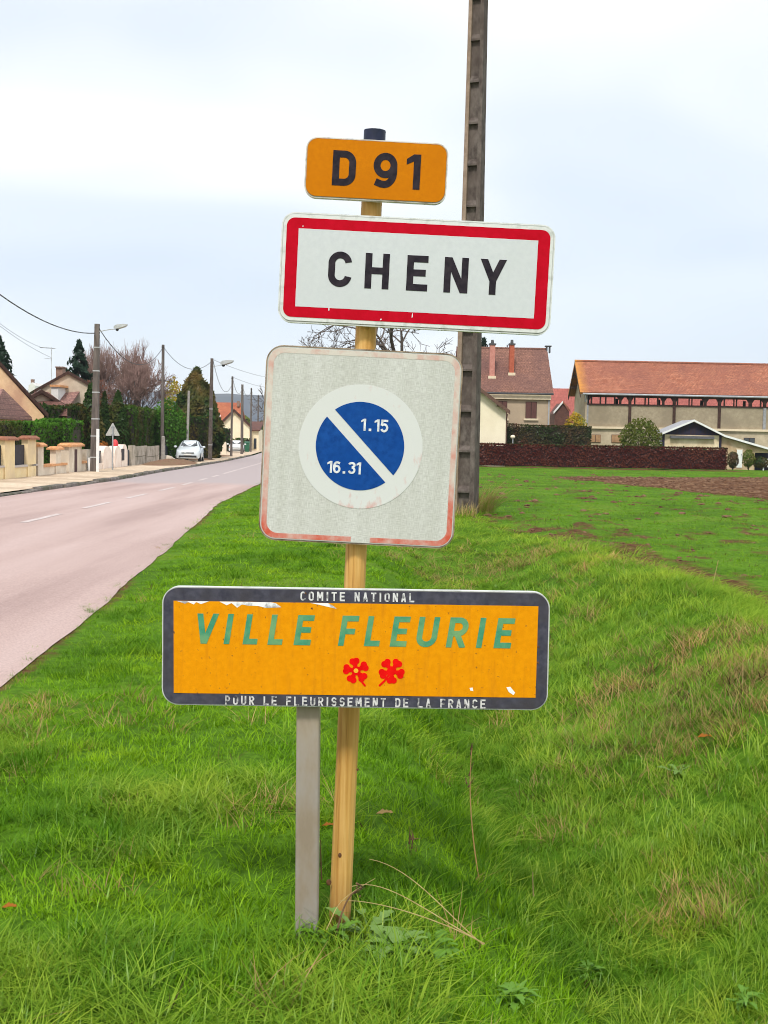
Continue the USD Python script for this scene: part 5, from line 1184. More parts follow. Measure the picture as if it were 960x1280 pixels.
        fog = trimesh.creation.cylinder(.06, .05, sections=12); fog.apply_transform(trimesh.transformations.rotation_matrix(math.pi / 2, [1, 0, 0])); fog.apply_translation([sg * hw * .66, .03, .38]); fog.vertices = place(np.array(fog.vertices)); obj('fog_light', fog, 'headlamp', t)
        for yy_ in (0.72 * k, 3.12 * k):
            ty = trimesh.creation.cylinder(.30, .19, sections=24); ty.apply_transform(trimesh.transformations.rotation_matrix(math.pi / 2, [0, 1, 0])); ty.apply_translation([sg * (hw - .085), yy_, .30]); ty.vertices = place(np.array(ty.vertices))
            wp = obj('wheel', ty, 'tyre', t, smooth=40)
            rm = trimesh.creation.cylinder(.20, .03, sections=20); rm.apply_transform(trimesh.transformations.rotation_matrix(math.pi / 2, [0, 1, 0])); rm.apply_translation([sg * (hw + .012), yy_, .30]); rm.vertices = place(np.array(rm.vertices)); obj('rim', rm, 'wheel_rim', wp, smooth=40)
    for nm, x, z0, z1, y, mm in (('grille', .42, .56, .64, -.035, 'car_black'), ('lower_intake', .60, .28, .42, -.03, 'car_black'), ('number_plate', .29, .44, .54, -.06, 'plate_white')):
        g = bx(-x * (1 if nm != 'number_plate' else .9), x * (1 if nm != 'number_plate' else .9), y, .12, z0, z1); g.vertices = place(np.array(g.vertices)); obj(nm, g, mm, t)
    bp = hull([(sx * hw * x, y, z) for sx in (-1, 1) for x, y in ((.55, -.02), (.90, .16)) for z in (.24, .50)]); bp.vertices = place(np.array(bp.vertices)); obj('bumper', bp, paint, t)
    bd = bx(-hw * .5, hw * .5, 1.07 * k, 1.13 * k, 1.035, 1.06); bd.vertices = place(np.array(bd.vertices)); obj('wiper_cowl', bd, 'car_black', t)
    for sx in (-.35, .12):
        wp_ = tube([(sx, 1.12 * k, 1.07), (sx + .45, 1.25 * k, 1.16)], .012, 4); wp_.vertices = place(np.array(wp_.vertices)); obj('wiper', wp_, 'car_black', t)
    return t
c1 = at(234.5, 579, 88); c1[2] = float(zroad(88)) + .115
car('parked_car', 'silver-white hatchback parked facing the camera on the left pavement', c1, math.radians(4), 'car_silver', 1.70, 3.85, 1.46)
c2 = at(295, 567, 143); c2[2] = -.27
car('parked_car', 'white car with dark windscreen parked before the cream gable house', c2, math.radians(5), 'car_white', 1.68, 4.0, 1.42, amber=True)

# ---------------------------------------------------------------- right side: house, annex, barn, shed, hedges
roof('tiles_house', (0.22, 0.108, 0.078), (0.29, 0.145, 0.108), (0.11, 0.055, 0.042), (0.155, 0.08, 0.068), 'x', 0.22, 0.19, big=0.35)
bl = at(725, 489, 102)[0]
roof('tiles_barn', (0.34, 0.120, 0.070), (0.46, 0.195, 0.120), (0.16, 0.06, 0.038), (0.26, 0.10, 0.07), 'x', 0.22, 0.17, big=0.45, lichen=(bl - 0.1, bl + 0.85, (0.55, 0.24, 0.05)))
roof('tiles_pinkish', (0.34, 0.10, 0.08), (0.40, 0.125, 0.10), (0.14, 0.045, 0.04), (0.30, 0.088, 0.075), 'x', 0.5, 0.55, big=0.2, zs=1.8)
surf('render_taupe', (0.40, 0.305, 0.21), (0.49, 0.38, 0.27), scale=2.0, rough=0.92, bump=0.2, bscale=20, c3=(0.39, 0.30, 0.21), big=0.5)
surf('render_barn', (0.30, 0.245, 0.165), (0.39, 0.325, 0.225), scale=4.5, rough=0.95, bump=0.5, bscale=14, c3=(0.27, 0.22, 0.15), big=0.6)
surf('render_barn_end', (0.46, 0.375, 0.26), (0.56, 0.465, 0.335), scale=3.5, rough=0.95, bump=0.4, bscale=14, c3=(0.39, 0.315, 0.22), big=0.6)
surf('trim_cream', (0.64, 0.52, 0.36), (0.74, 0.62, 0.45), scale=3, rough=0.85)
surf('annex_cream', (0.80, 0.71, 0.52), (0.86, 0.77, 0.59), scale=1.2, rough=0.9, c3=(0.76, 0.66, 0.48), big=0.4)
surf('shutter_brown', (0.085, 0.032, 0.027), (0.13, 0.055, 0.045), scale=5, rough=0.7, stretch=(9, 1, .6))
surf('shutter_tan', (0.30, 0.17, 0.09), (0.42, 0.25, 0.13), scale=4, rough=0.8)
surf('chimney_pink', (0.45, 0.185, 0.145), (0.56, 0.26, 0.21), scale=6, rough=0.9)
surf('chimney_red', (0.36, 0.085, 0.045), (0.46, 0.125, 0.07), scale=6, rough=0.9)
surf('zinc', (0.30, 0.31, 0.34), (0.44, 0.45, 0.48), scale=3, rough=0.5, spec=0.4)
surf('concrete_grey', (0.24, 0.24, 0.25), (0.34, 0.34, 0.36), scale=4, rough=0.85)
surf('navy_board', (0.009, 0.011, 0.032), (0.018, 0.019, 0.050), scale=3, rough=0.75, c3=(0.040, 0.018, 0.018), big=0.8, stretch=(6, 1, 1))
surf('shed_cream', (0.68, 0.55, 0.38), (0.80, 0.67, 0.48), scale=1.6, rough=0.9, c3=(0.44, 0.31, 0.18), big=0.7)
surf('shed_stained', (0.47, 0.35, 0.21), (0.60, 0.47, 0.31), scale=2.2, rough=0.9, c3=(0.33, 0.19, 0.10), big=0.8)
surf('lead_dark', (0.05, 0.05, 0.055), (0.09, 0.09, 0.095), scale=6, rough=0.6)

# red-brown clipped hedge in front, trimmed green on top; dark hedge behind it
h0, h1 = at(556, 580, 89), at(909, 586, 89.5)
zt = (zat(600, 557, 89) + zat(900, 557.5, 89)) / 2
t = hedge('hedge', 'long low red-brown clipped hedge at the far side of the field', 'hedge', h0, h1, 1.1, 0.0, zt, 'leaf_beech_red', 'twig_body_red', 150, 0.095, 101, uneven=0.05)
rng = np.random.default_rng(5)
d = (h1 - h0)[:2]; u = rng.uniform(0, 1, (2600, 1)); w = rng.uniform(-.02, 1.12, (2600, 1)); n_ = np.array([-d[1], d[0]]) / np.linalg.norm(d)
P = np.concatenate([h0[:2] + d * u + n_ * w, zt - 0.02 + rng.normal(0, 0.035, (2600, 1)) - (w < 0.05) * rng.uniform(0, .12, (2600, 1))], 1)
obj('clipped_top', leaf_quads(P, np.tile([0, 0, 1.0], (2600, 1)), 0.10, rng), 'leaf_beech_top', t)
g0, g1 = at(630, 560, 93), at(739, 560, 93)
hedge('hedge', 'short dark green-brown hedge between the cream annex and the barn', 'hedge', g0, g1, 1.3, 0.0, zat(690, 531.5, 93), 'leaf_laurel', 'twig_body', 110, 0.11, 102, uneven=0.14)
b = at(718, 560, 97.5); b[2] = 0; shrub('yellow_shrub', 'golden green shrub between the tall-roofed house and the barn', b, 1.1, zat(718, 506, 97.5) * .86, 'leaf_yellow', 2400, 0.13, 103, gap=0.05)
b = at(800, 560, 96); b[2] = 0; shrub('round_bush', 'large round olive bush in front of the barn wall', b, 1.6, zat(800, 515, 96) * .87, 'leaf_olive', 3600, 0.13, 104, cat='bush', gap=0.12)
b = at(630.5, 566, 90.3)
for i, (px, r, top_, lm, lb) in enumerate(((915.8, 0.42, 565.5, 'leaf_laurel', 'slim dark clipped bush left of the white shed door'), (935.5, 0.47, 562.8, 'leaf_olive', 'olive rounded clipped bush right of the white shed door'), (951, 0.55, 571.5, 'leaf_dark', 'low dark green bush at the right edge by the carport opening'))):
    b = at(px, 586, 92); b[2] = 0.03; shrub('clipped_bush', lb, b, r, zat(px, top_, 92), lm, 900, 0.085, 105 + i, cat='bush', gap=0.0, shell=0.75)
st = trimesh.creation.icosphere(2, 0.17); st.apply_scale([1, .8, .8]); st.apply_translation(at(641, 546, 91.5)); 
hb = thing('white_ball', 'small pale round ornament just above the red hedge by the cream annex', 'ornament', at(641, 560, 91.5) * [1, 1, 0])
q = at(641, 546, 91.5); obj('ball', st, 'annex_cream', hb, smooth=True); obj('stand', tube([(q[0], q[1], -.05), (q[0], q[1], q[2] - .1)], .05, 6), 'concrete_grey', hb)

# tall-roofed house
Y0, YR = 97.0, 101.2
e0, e1 = at(573, 489, Y0), at(692, 491.4, Y0)
r1 = at(688.3, 436.5, YR)
ze, zr_ = (at(620, 489.6, Y0)[2] + e1[2]) / 2, r1[2]
ho = thing('house', 'tall-roofed house with taupe walls and two chimneys left of the barn', 'house', ((e0[0] + e1[0]) / 2, 100, 0))
xl_, xr_ = e0[0], e1[0]
obj('wall', hull([(x, y, z) for x in (xl_ + .3, xr_ - .18) for y, z in ((Y0 + .35, -.2), (2 * YR - Y0 - .35, -.2), (Y0 + .35, ze - .1), (2 * YR - Y0 - .35, ze - .1), (YR, zr_ - .35))]), 'render_taupe', ho)
obj('cornice', bx(xl_ + .28, xr_ - .16, Y0 + .12, Y0 + .345, ze - .52, ze - .13), 'trim_cream', ho)
for sgn in (0, 1):
    ye = Y0 if not sgn else 2 * YR - Y0
    obj('roof_slope', plane_slab([(xl_, ye, ze), (xr_, ye, ze), (xr_ - .05, YR, zr_), (xl_, YR, zr_)], .14), 'tiles_house', ho)
obj('ridge_tiles', tube([(xl_, YR, zr_ + .0), (xr_ - .05, YR, zr_ + .0)], .09, 8), 'tiles_house', ho)
obj('gutter', tube([(xl_, Y0 - .06, ze - .10), (xr_, Y0 - .06, ze - .10)], .065, 8), 'lead_dark', ho)
obj('downpipe', tube([(xr_ - .3, Y0 + .28, ze - .5), (xr_ - .3, Y0 + .28, 0)], .05, 8), 'zinc', ho)
def slope_y(z): return Y0 + (YR - Y0) * (z - ze) / (zr_ - ze)
for px0, px1, ptop, pbot, mm in ((611.8, 618.2, 431, 472.5, 'chimney_pink'), (636.6, 642.4, 431, 468.5, 'chimney_red')):
    Yc = 98.6
    for _ in range(6): Yc = slope_y(zat((px0 + px1) / 2, pbot, Yc)) - .0
    c0, c1 = at(px0, pbot, Yc), at(px1, pbot, Yc)
    zt_ = zat((px0 + px1) / 2, ptop, Yc)
    ch = obj('chimney', bx(c0[0], c1[0], Yc, Yc + .75, c0[2] - .2, zt_), mm, ho)
    obj('flashing', bx(c0[0] - .10, c1[0] + .10, Yc - .09, Yc - .003, c0[2] - .05, c0[2] + .16), 'trim_cream', ch)
    obj('crown', bx(c0[0] - .06, c1[0] + .06, Yc - .06, Yc + .81, zt_, zt_ + .12), 'lead_dark', ch)
    obj('pot', tube([((c0[0] + c1[0]) / 2, Yc + .35, zt_ + .12), ((c0[0] + c1[0]) / 2, Yc + .35, zt_ + .4)], [.13, .1], 8), 'lead_dark', ch)
    p_ = at(px0 - 2.5, 433, YR); obj('flue', tube([(p_[0], YR, zr_ - .2), (p_[0], YR, p_[2] + .12)], .05, 6), 'lead_dark', ho)
c0, c1 = at(682.5, 437, YR), at(687.8, 437, YR)
for x in (c0[0], c1[0] - .1): obj('vent_post', bx(x, x + .1, YR - .2, YR + .2, zr_ - .3, zat(685, 433.4, YR)), 'lead_dark', ho)
obj('vent_cap', bx(c0[0] - .08, c1[0] + .08, YR - .28, YR + .28, zat(685, 433.4, YR), zat(685, 432.2, YR)), 'lead_dark', ho)
Yf = Y0 + .35
def window(par, px0, px1, py0, py1, Yf, frame_m, fill_m, leaves=2, sill=True, sill_m='trim_cream'):
    a, b_ = at(px0, py1, Yf), at(px1, py0, Yf)
    w = obj('window', bx(a[0], b_[0], Yf - .04, Yf - .003, a[2], b_[2]), frame_m, par)
    n = leaves; wd = (b_[0] - a[0]) / n
    for k in range(n):
        obj('shutter', bx(a[0] + k * wd + .03, a[0] + (k + 1) * wd - .03, Yf - .075, Yf - .043, a[2] + .03, b_[2] - .03), fill_m, w)
    if sill:
        obj('sill', bx(a[0] - .12, b_[0] + .12, Yf - .14, Yf - .005, a[2] - .14, a[2] - .004), sill_m, par)
window(ho, 656.6, 671.2, 502.3, 523, Yf, 'timber_dark', 'shutter_brown')
window(ho, 622, 634, 501.5, 523, Yf, 'timber_dark', 'shutter_brown')

# cream annex with a gable towards us
Ya = 91.3
a_, r_, b_ = at(508, 512, Ya), at(570, 463.5, Ya), at(637, 513.2, Ya)
r_[2] = b_[2] + (b_[0] - r_[0]) * 0.735
ax_ = thing('annex', 'cream gable annex with brown timber eaves in front of the tall-roofed house', 'house', (r_[0], Ya, 0))
xe = at(632.3, 530, Ya)[0]; xm = 2 * r_[0] - xe
obj('wall', prism_y([(xm, -.2), (xe, -.2), (xe, b_[2] + (b_[0] - xe) * .735 - .2), (r_[0], r_[2] - .2), (xm, b_[2] + (b_[0] - xe) * .735 - .2)], Ya, Ya + 5.2), 'annex_cream', ax_)
for x in (b_[0], 2 * r_[0] - b_[0]):
    obj('roof_slope', plane_slab([(x, Ya - .45, b_[2]), (r_[0], Ya - .45, r_[2]), (r_[0], Ya + 5.3, r_[2]), (x, Ya + 5.3, b_[2])], .13), 'tiles_brown_side', ax_)
    obj('verge_board', hull([(p[0], y, p[1] + dz) for p in ((x, b_[2]), (r_[0], r_[2])) for y in (Ya - .50, Ya - .455) for dz in (-.30, -.02)]), 'timber_brown', ax_)
for k in (0.12, 0.45, 0.78):
    x = r_[0] + (b_[0] - r_[0]) * k; z = r_[2] - (r_[2] - b_[2]) * k
    obj('purlin_end', bx(x - .08, x + .08, Ya - .44, Ya + .0, z - .36, z - .17), 'timber_brown', ax_)
obj('gutter_pipe', tube([(xe + .1, Ya + .05, b_[2] - .25), (xe + .05, Ya + .05, b_[2] - .6), (xe + .05, Ya + .05, 0)], .045, 6), 'timber_brown', ax_)

# long pink-red roof far behind the barn
Yb, Yt = 124, 130
f0, f1 = at(640, 520, Yb), at(1015, 527, Yb)
fz0, fz1 = zat(800, 520, Yb), zat(703, 485.5, Yt)
fr = thing('farm_building', 'long low building with a pink-red ribbed roof behind the barn', 'building', (f0[0] / 2 + f1[0] / 2, Yb, 0))
fz0 = min(fz0, 2.9)
obj('roof_slope', plane_slab([(f0[0], Yb, fz0), (f1[0], Yb, fz0), (f1[0], Yt, fz1), (f0[0], Yt, fz1)], .15), 'tiles_pinkish', fr)
obj('roof_slope', plane_slab([(f0[0], 2 * Yt - Yb, fz0), (f1[0], 2 * Yt - Yb, fz0), (f1[0], Yt, fz1), (f0[0], Yt, fz1)], .15), 'tiles_pinkish', fr)
obj('wall', hull([(x, y, z) for x in (f0[0] + .2, f1[0] - .2) for y, z in ((Yb + .3, -.2), (2 * Yt - Yb - .3, -.2), (Yb + .3, fz0 - .1), (2 * Yt - Yb - .3, fz0 - .1), (Yt, fz1 - .3))]), 'render_taupe', fr)
dg = thing('small_gable', 'small dark brick gable with a white verge between the house and the barn', 'outbuilding', at(703, 560, 112) * [1, 1, 0])
d0, d1, d2 = at(692, 515.5, 112), at(703.5, 502, 112), at(713, 513.5, 112)
obj('wall', prism_y([(d0[0] + .1, -.2), (d2[0] - .1, -.2), (d2[0] - .1, d2[2] - .1), (d1[0], d1[2] - .1), (d0[0] + .1, d0[2] - .1)], 112, 116), 'tiles_brown', dg)
for q, mm in ((d0, 'white_paint'), (d2, 'coping_brown')):
    obj('verge', hull([(p[0], y, p[2] + dz) for p in (q, d1) for y in (111.85, 112.1) for dz in (-.12, .06)]), mm, dg)

# barn
B0 = 102.0; Br = 105.45; Bb = 2 * Br - B0
x0 = at(725.3, 489, B0)[0]; x1 = at(1016, 495, B0)[0]
zE = zat(800, 491.6, B0); zR = zat(718, 451.3, Br)
ba = thing('barn', 'long open-eaved barn with red-brown tiled roof and taupe walls', 'barn', ((x0 + x1) / 2, Br, 0))
for ye in (B0, Bb):
    obj('roof_slope', plane_slab([(x0, ye, zE), (x1, ye, zE), (x1, Br, zR), (x0, Br, zR)], .16), 'tiles_barn', ba)
obj('ridge_tiles', tube([(x0, Br, zR + .01), (x1, Br, zR + .01)], .10, 8), 'tiles_barn', ba)
obj('gutter', tube([(x0 + .2, B0 - .08, zE - .13), (x1, B0 - .08, zE - .13)], .075, 8), 'zinc', ba)
Yw_ = B0 + .45
xe_ = at(725.8, 530, Yw_ + .4)[0] + .28
for ye, nm in ((B0 + .05, 'barge_board'), (Bb - .05, 'barge_board')):
    obj(nm, hull([(x, y, z + dz) for x in (x0 + .01, x0 + .06) for y, z in ((ye, zE), (Br, zR)) for dz in (-.42, -.165)]), 'timber_dark', ba)
for k in (0.0, 0.33, 0.66):
    for sg in (-1, 1):
        y = Br + sg * (B0 + .5 - Br) * -k; z = zR - (zR - zE) * k
        obj('purlin', bx(x0 + .07, xe_, y - .09, y + .09, z - .42, z - .2), 'timber_brown', ba)
# end wall
obj('end_wall', hull([(x, y, z) for x in (xe_, xe_ + .25) for y, z in ((Yw_, -.2), (Bb - .45, -.2), (Yw_, zE - .35), (Bb - .45, zE - .35), (Br, zR - .3))]), 'render_barn_end', ba)
xs = lambda px, Y=Yw_: at(px, 520, Y)[0]
zo0, zo1 = zat(800, 507.3, Yw_), zat(800, 495.3, Yw_)
zl = zat(800, 535.2, Yw_)
# corner column of grey concrete, with the downpipe
obj('corner_column', bx(xe_ + .252, xs(733.2), Yw_ - .02, Yw_ + .3, -.2, zE - .22), 'concrete_grey', ba)
obj('downpipe', tube([(xs(730), B0 - .05, zE - .2), (xs(731), Yw_ - .1, zE - .75), (xs(731), Yw_ - .1, 0)], .055, 8), 'zinc', ba)
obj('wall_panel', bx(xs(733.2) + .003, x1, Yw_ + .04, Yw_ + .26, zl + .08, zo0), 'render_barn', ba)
obj('ledge', bx(xs(729.5), x1, Yw_ - .16, Yw_ + .3, zl - .10, zl + .075), 'trim_cream', ba)
obj('base_wall', bx(xs(733.2) + .003, x1, Yw_ + .02, Yw_ + .28, -.2, zl - .103), 'render_barn_end', ba)
obj('eaves_beam', bx(xs(733.5), x1, Yw_ - .05, Yw_ + .2, zo1, zE - .24), 'timber_dark', ba)
obj('sill_beam', bx(xs(733.5), x1, Yw_ - .03, Yw_ + .18, zo0 + .003, zo0 + .12), 'timber_dark', ba)
for px in (787, 842.5, 899, 955.5, 1008):
    obj('post', bx(xs(px) - .11, xs(px) + .11, Yw_ - .085, Yw_ + .035, zl + .08, zo0 - .002), 'concrete_grey' if px > 950 else 'timber_dark', ba)
    obj('head_post', bx(xs(px) - .11, xs(px) + .11, Yw_ - .06, Yw_ + .15, zo0 + .123, zo1 - .003), 'timber_dark', ba)
    for sg in (-1, 1):
        obj('bracket', hull([(xs(px) + sg * u, y, z) for u, z in ((.112, zo1 - .004), (.36, zo1 - .004), (.112, zo1 - .42)) for y in (Yw_ - .03, Yw_ + .06)]), 'timber_dark', ba)
for px, w_, br in ((735, .07, 0), (738.8, .06, 0), (750, .05, 0), (756.8, .05, 0), (768, .05, 0), (775, .09, 1), (793, .05, 0), (806, .05, 0), (810.3, .04, 0), (821.8, .05, 0), (828.8, .09, 1), (846.5, .05, 0), (861, .04, 0), (864.5, .04, 0), (881, .12, 1), (905, .05, 0), (917, .04, 0), (920.3, .04, 0), (937.5, .13, 1), (950.5, .05, 0), (968, .05, 0), (985, .09, 1)):
    obj('stud', bx(xs(px) - w_, xs(px) + w_, Yw_ - .02, Yw_ + .12, zo0 + .123, zo1 - .003), 'timber_dark', ba)
    if br:
        for sg in (-1, 1):
            obj('bracket', hull([(xs(px) + sg * u, y, z) for u, z in ((w_ + .003, zo1 - .004), (w_ + .26, zo1 - .004), (w_ + .003, zo1 - .4)) for y in (Yw_ - .01, Yw_ + .06)]), 'timber_dark', ba)
obj('brace', hull([(xs(px) + dx, y, z) for px, z in ((733.8, zo0 + .12), (738.2, zo1 - .01)) for dx in (-.05, .05) for y in (Yw_ - .01, Yw_ + .06)]), 'timber_dark', ba)
window(ba, 737.2, 751, 543.3, 553, Yw_ + .02, 'timber_brown', 'shutter_tan', 2, False)
window(ba, 764, 777, 543.3, 553.3, Yw_ + .02, 'timber_brown', 'shutter_tan', 1, False)
window(ba, 929.5, 943.5, 547.5, 554, Yw_ + .02, 'timber_dark', 'window_glass', 2, False)
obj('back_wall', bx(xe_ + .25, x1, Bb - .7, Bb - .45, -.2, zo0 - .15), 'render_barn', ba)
for px in (734, 787, 842.5, 899, 955.5):
    obj('rear_post', bx(xs(px) - .1, xs(px) + .1, Bb - .68, Bb - .47, zo0 - .147, zE - .25), 'timber_dark', ba)

# small gabled shed and its lean-to
Ys = 96.0
s0, sa, s1 = at(826.5, 541.5, Ys), at(866.3, 525.3, Ys), at(904.5, 544.5, Ys)
sh = thing('shed', 'low shed with dark boarded gable and pale roof edge before the barn', 'shed', (sa[0], Ys, 0))
xa, xb = xs(830, Ys), xs(902, Ys)
zf = zat(866, 543.6, Ys)
obj('front_wall', bx(xa, xb, Ys, Ys + .2, -.2, zf - .003), 'shed_cream', sh)
obj('gable_boarding', prism_y([(xa - .1, zf), (xb + .1, zf), (xb + .1, zf + .12), (sa[0], sa[2] - .14), (xa - .1, zf + .12)], Ys - .03, Ys + .15), 'navy_board', sh)
for px in (830, 901.3):
    obj('corner_post', bx(xs(px, Ys) - .09, xs(px, Ys) + .09, Ys - .09, Ys - .035, -.2, zf + .1), 'navy_board', sh)
for q in (s0, s1):
    obj('roof_slope', plane_slab([(q[0], Ys - .35, q[2] + .04), (sa[0], Ys - .35, sa[2] + .04), (sa[0], Ys + 3.6, sa[2] + .04), (q[0], Ys + 3.6, q[2] + .04)], .07), 'zinc', sh)
    obj('roof_edge', hull([(p[0], y, p[2] + dz) for p in (q, sa) for y in (Ys - .40, Ys - .353) for dz in (-.10, .05)]), 'white_paint', sh)
obj('side_wall', bx(xa, xa + .2, Ys + .2, Ys + 3.5, -.2, zf), 'shed_cream', sh)
obj('awning_case', hull([(x, y, z) for x in (xs(838, Ys), xs(893, Ys)) for y, z in ((Ys - .28, zat(866, 548.4, Ys)), (Ys - .005, zat(866, 548.4, Ys)), (Ys - .22, zat(866, 545.3, Ys)), (Ys - .005, zat(866, 545, Ys)))]), 'lead_dark', sh)
obj('side_panel', bx(xs(825.3, Ys), xa - .003, Ys + .1, Ys + .25, -.2, zat(827, 545, Ys)), 'white_paint', sh)
le = thing('lean_to', 'stained cream lean-to with a white door right of the shed', 'shed', (xs(930, Ys), Ys, 0))
q0, q1 = at(903, 543.5, Ys), at(975, 564.5, Ys)
obj('wall', prism_y([(xb + .003, -.2), (xs(945.5, Ys), -.2), (xs(945.5, Ys), q0[2] + (q1[2] - q0[2]) * .59 - .12), (xb + .003, q0[2] - .12)], Ys + .05, Ys + .25), 'shed_stained', le)
obj('lintel', prism_y([(xs(945.5, Ys) + .003, zat(955, 566.3, Ys)), (xs(978, Ys), zat(955, 566.3, Ys)), (xs(978, Ys), zat(955, 566.3, Ys) + .03), (xs(945.5, Ys) + .003, q0[2] + (q1[2] - q0[2]) * .59 - .12)], Ys + .05, Ys + .25), 'shed_stained', le)
obj('back_wall', bx(xb, xs(980, Ys), Ys + 3.3, Ys + 3.5, -.2, zat(955, 560, Ys)), 'navy_board', le)
obj('roof', hull([(p[0], y, p[2] + dz) for p in (q0, q1) for y in (Ys - .3, Ys + 3.5) for dz in (-.07, .0)]), 'zinc', le)
obj('roof_edge', hull([(p[0], y, p[2] + dz) for p in (q0, q1) for y in (Ys - .35, Ys - .303) for dz in (-.13, .02)]), 'white_paint', le)
d0, d1 = at(920.5, 586, Ys), at(928.2, 562.3, Ys)
dr = obj('door', bx(d0[0], d1[0], Ys - .0, Ys + .047, 0.02, d1[2]), 'white_paint', le)
obj('handle', bx(d1[0] - .1, d1[0] - .05, Ys - .06, Ys - .003, .95, 1.05), 'steel_grey', dr)
obj('door_frame', bx(d0[0] - .06, d1[0] + .06, Ys + .02, Ys + .049, d1[2] + .003, d1[2] + .09), 'trim_cream', le)
pb = thing('white_barrier', 'white low panel at the right edge beneath the dark carport opening', 'panel', (xs(962, 93), 93, 0))
obj('board', bx(xs(956.5, 93), xs(985, 93), 93, 93.08, .15, zat(960, 573.5, 93)), 'white_paint', pb)
for px in (957.2, 971, 984): obj('foot', bx(xs(px, 93) - .04, xs(px, 93) + .04, 93.083, 93.16, -.1, zat(960, 575, 93)), 'white_paint', pb)

# ---------------------------------------------------------------- grass and weeds
def grass_mat(name, tones, trans=0.28, tip=(0.5, 0.5, 0.2), dry=None, gloss=0.012):
    """Blades differ one by one and clump by clump; patches of the verge drift in hue."""
    ns = {'g': ('geometry', {}), 'oi': ('object_info', {}), 'ad': ('math', {'math_type': 'multiply_add', 'value2': 0.68}), 'hf': ('math', {'math_type': 'multiply', 'value2': 0.32}), 'r': ('rgb_ramp', {'ramp': tones}),
          'n': ('noise_texture', {'scale': 0.85, 'detail': 5.0, 'roughness': 0.65}), 'pr': ('rgb_ramp', {'ramp': [(0.33, (0.66, 0.80, 0.7)), (0.50, (1.0, 1.02, 1.0)), (0.66, (1.36, 1.14, 1.2))]}), 'mm': ('mix', {'mix_type': 'multiply', 'fac': 1.0}),
          'd': ('diffuse_bsdf', {}), 't': ('translucent_bsdf', {}), 'mx': ('mix_closure', {'fac': trans}), 'gl': ('glossy_bsdf', {'roughness': 0.38, 'color': (0.9, 1.0, 0.85)}), 'm2': ('mix_closure', {'fac': gloss})}
    ls = [('oi.random', 'hf.value1'), ('g.random_per_island', 'ad.value1'), ('hf.value', 'ad.value3'), ('ad.value', 'r.fac'), ('g.position', 'n.vector'), ('n.fac', 'pr.fac'), ('r.color', 'mm.color1'), ('pr.color', 'mm.color2'),
          ('mm.color', 'd.color'), ('mm.color', 't.color'), ('d.BSDF', 'mx.closure1'), ('t.BSDF', 'mx.closure2'), ('mx.closure', 'm2.closure1'), ('gl.BSDF', 'm2.closure2')]
    mat(name, ns, ls, 'm2.closure')
grass_mat('grass_fresh', [(0.05, (0.12, 0.25, 0.005)), (0.45, (0.28, 0.49, 0.010)), (0.75, (0.40, 0.57, 0.028)), (0.97, (0.64, 0.66, 0.14))])
grass_mat('grass_lush', [(0.05, (0.12, 0.24, 0.010)), (0.5, (0.38, 0.50, 0.045)), (0.8, (0.58, 0.65, 0.13)), (0.97, (0.70, 0.70, 0.24))], gloss=0.018)
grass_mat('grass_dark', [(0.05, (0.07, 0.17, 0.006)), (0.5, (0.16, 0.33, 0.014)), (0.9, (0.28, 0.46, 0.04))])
grass_mat('grass_dry', [(0.1, (0.30, 0.19, 0.075)), (0.5, (0.52, 0.38, 0.16)), (0.9, (0.68, 0.56, 0.30))], trans=0.2)
grass_mat('grass_brown', [(0.1, (0.07, 0.035, 0.018)), (0.6, (0.16, 0.085, 0.045)), (0.9, (0.25, 0.15, 0.08))], trans=0.15)
grass_mat('crop', [(0.1, (0.12, 0.25, 0.010)), (0.5, (0.22, 0.38, 0.016)), (0.9, (0.36, 0.48, 0.045))], trans=0.35, gloss=0.01)
def tuft(n, hgt, width, spread, lean, bend, rng, seg=4, wind=(0, 0)):
    """A tuft of tapering, arching blades."""
    V, Fc = [], []
    for k in range(n):
        a, r = rng.uniform(0, 2 * np.pi), spread * math.sqrt(rng.uniform(0, 1))
        base = np.array([r * math.cos(a), r * math.sin(a), -0.02])
        h = hgt * rng.uniform(0.45, 1.15); w = width * rng.uniform(0.6, 1.2)
        da = rng.uniform(0, 2 * np.pi)
        dirn = np.array([math.cos(da), math.sin(da), 0]) * rng.uniform(0.3, 1) + np.array([wind[0], wind[1], 0])
        L0 = lean * rng.uniform(0.2, 1.2); B = bend * rng.uniform(0.3, 1.3)
        side = np.array([-dirn[1], dirn[0], 0]); side /= np.linalg.norm(side) + 1e-9
        fa = rng.uniform(-0.9, 0.9); side = side * math.cos(fa) + np.array([0, 0, math.sin(fa) * 0.3])
        o = len(V) and sum(len(x) for x in V)
        pts = []
        for i in range(seg + 1):
            t = i / seg
            out = (L0 * t + B * t * t) * h
            z = h * t * (1 - 0.35 * B * t)
            c = base + dirn * out + np.array([0, 0, z]); ww = w * (1 - t ** 1.7) * (0.7 + 0.3 * min(1, t * 3)) / 2 + 0.0002
            pts += [c - side * ww, c + side * ww]
        V.append(np.array(pts))
        for i in range(seg):
            q = o + 2 * i; Fc += [(q, q + 1, q + 3), (q, q + 3, q + 2)]
    return np.vstack(V), np.array(Fc)
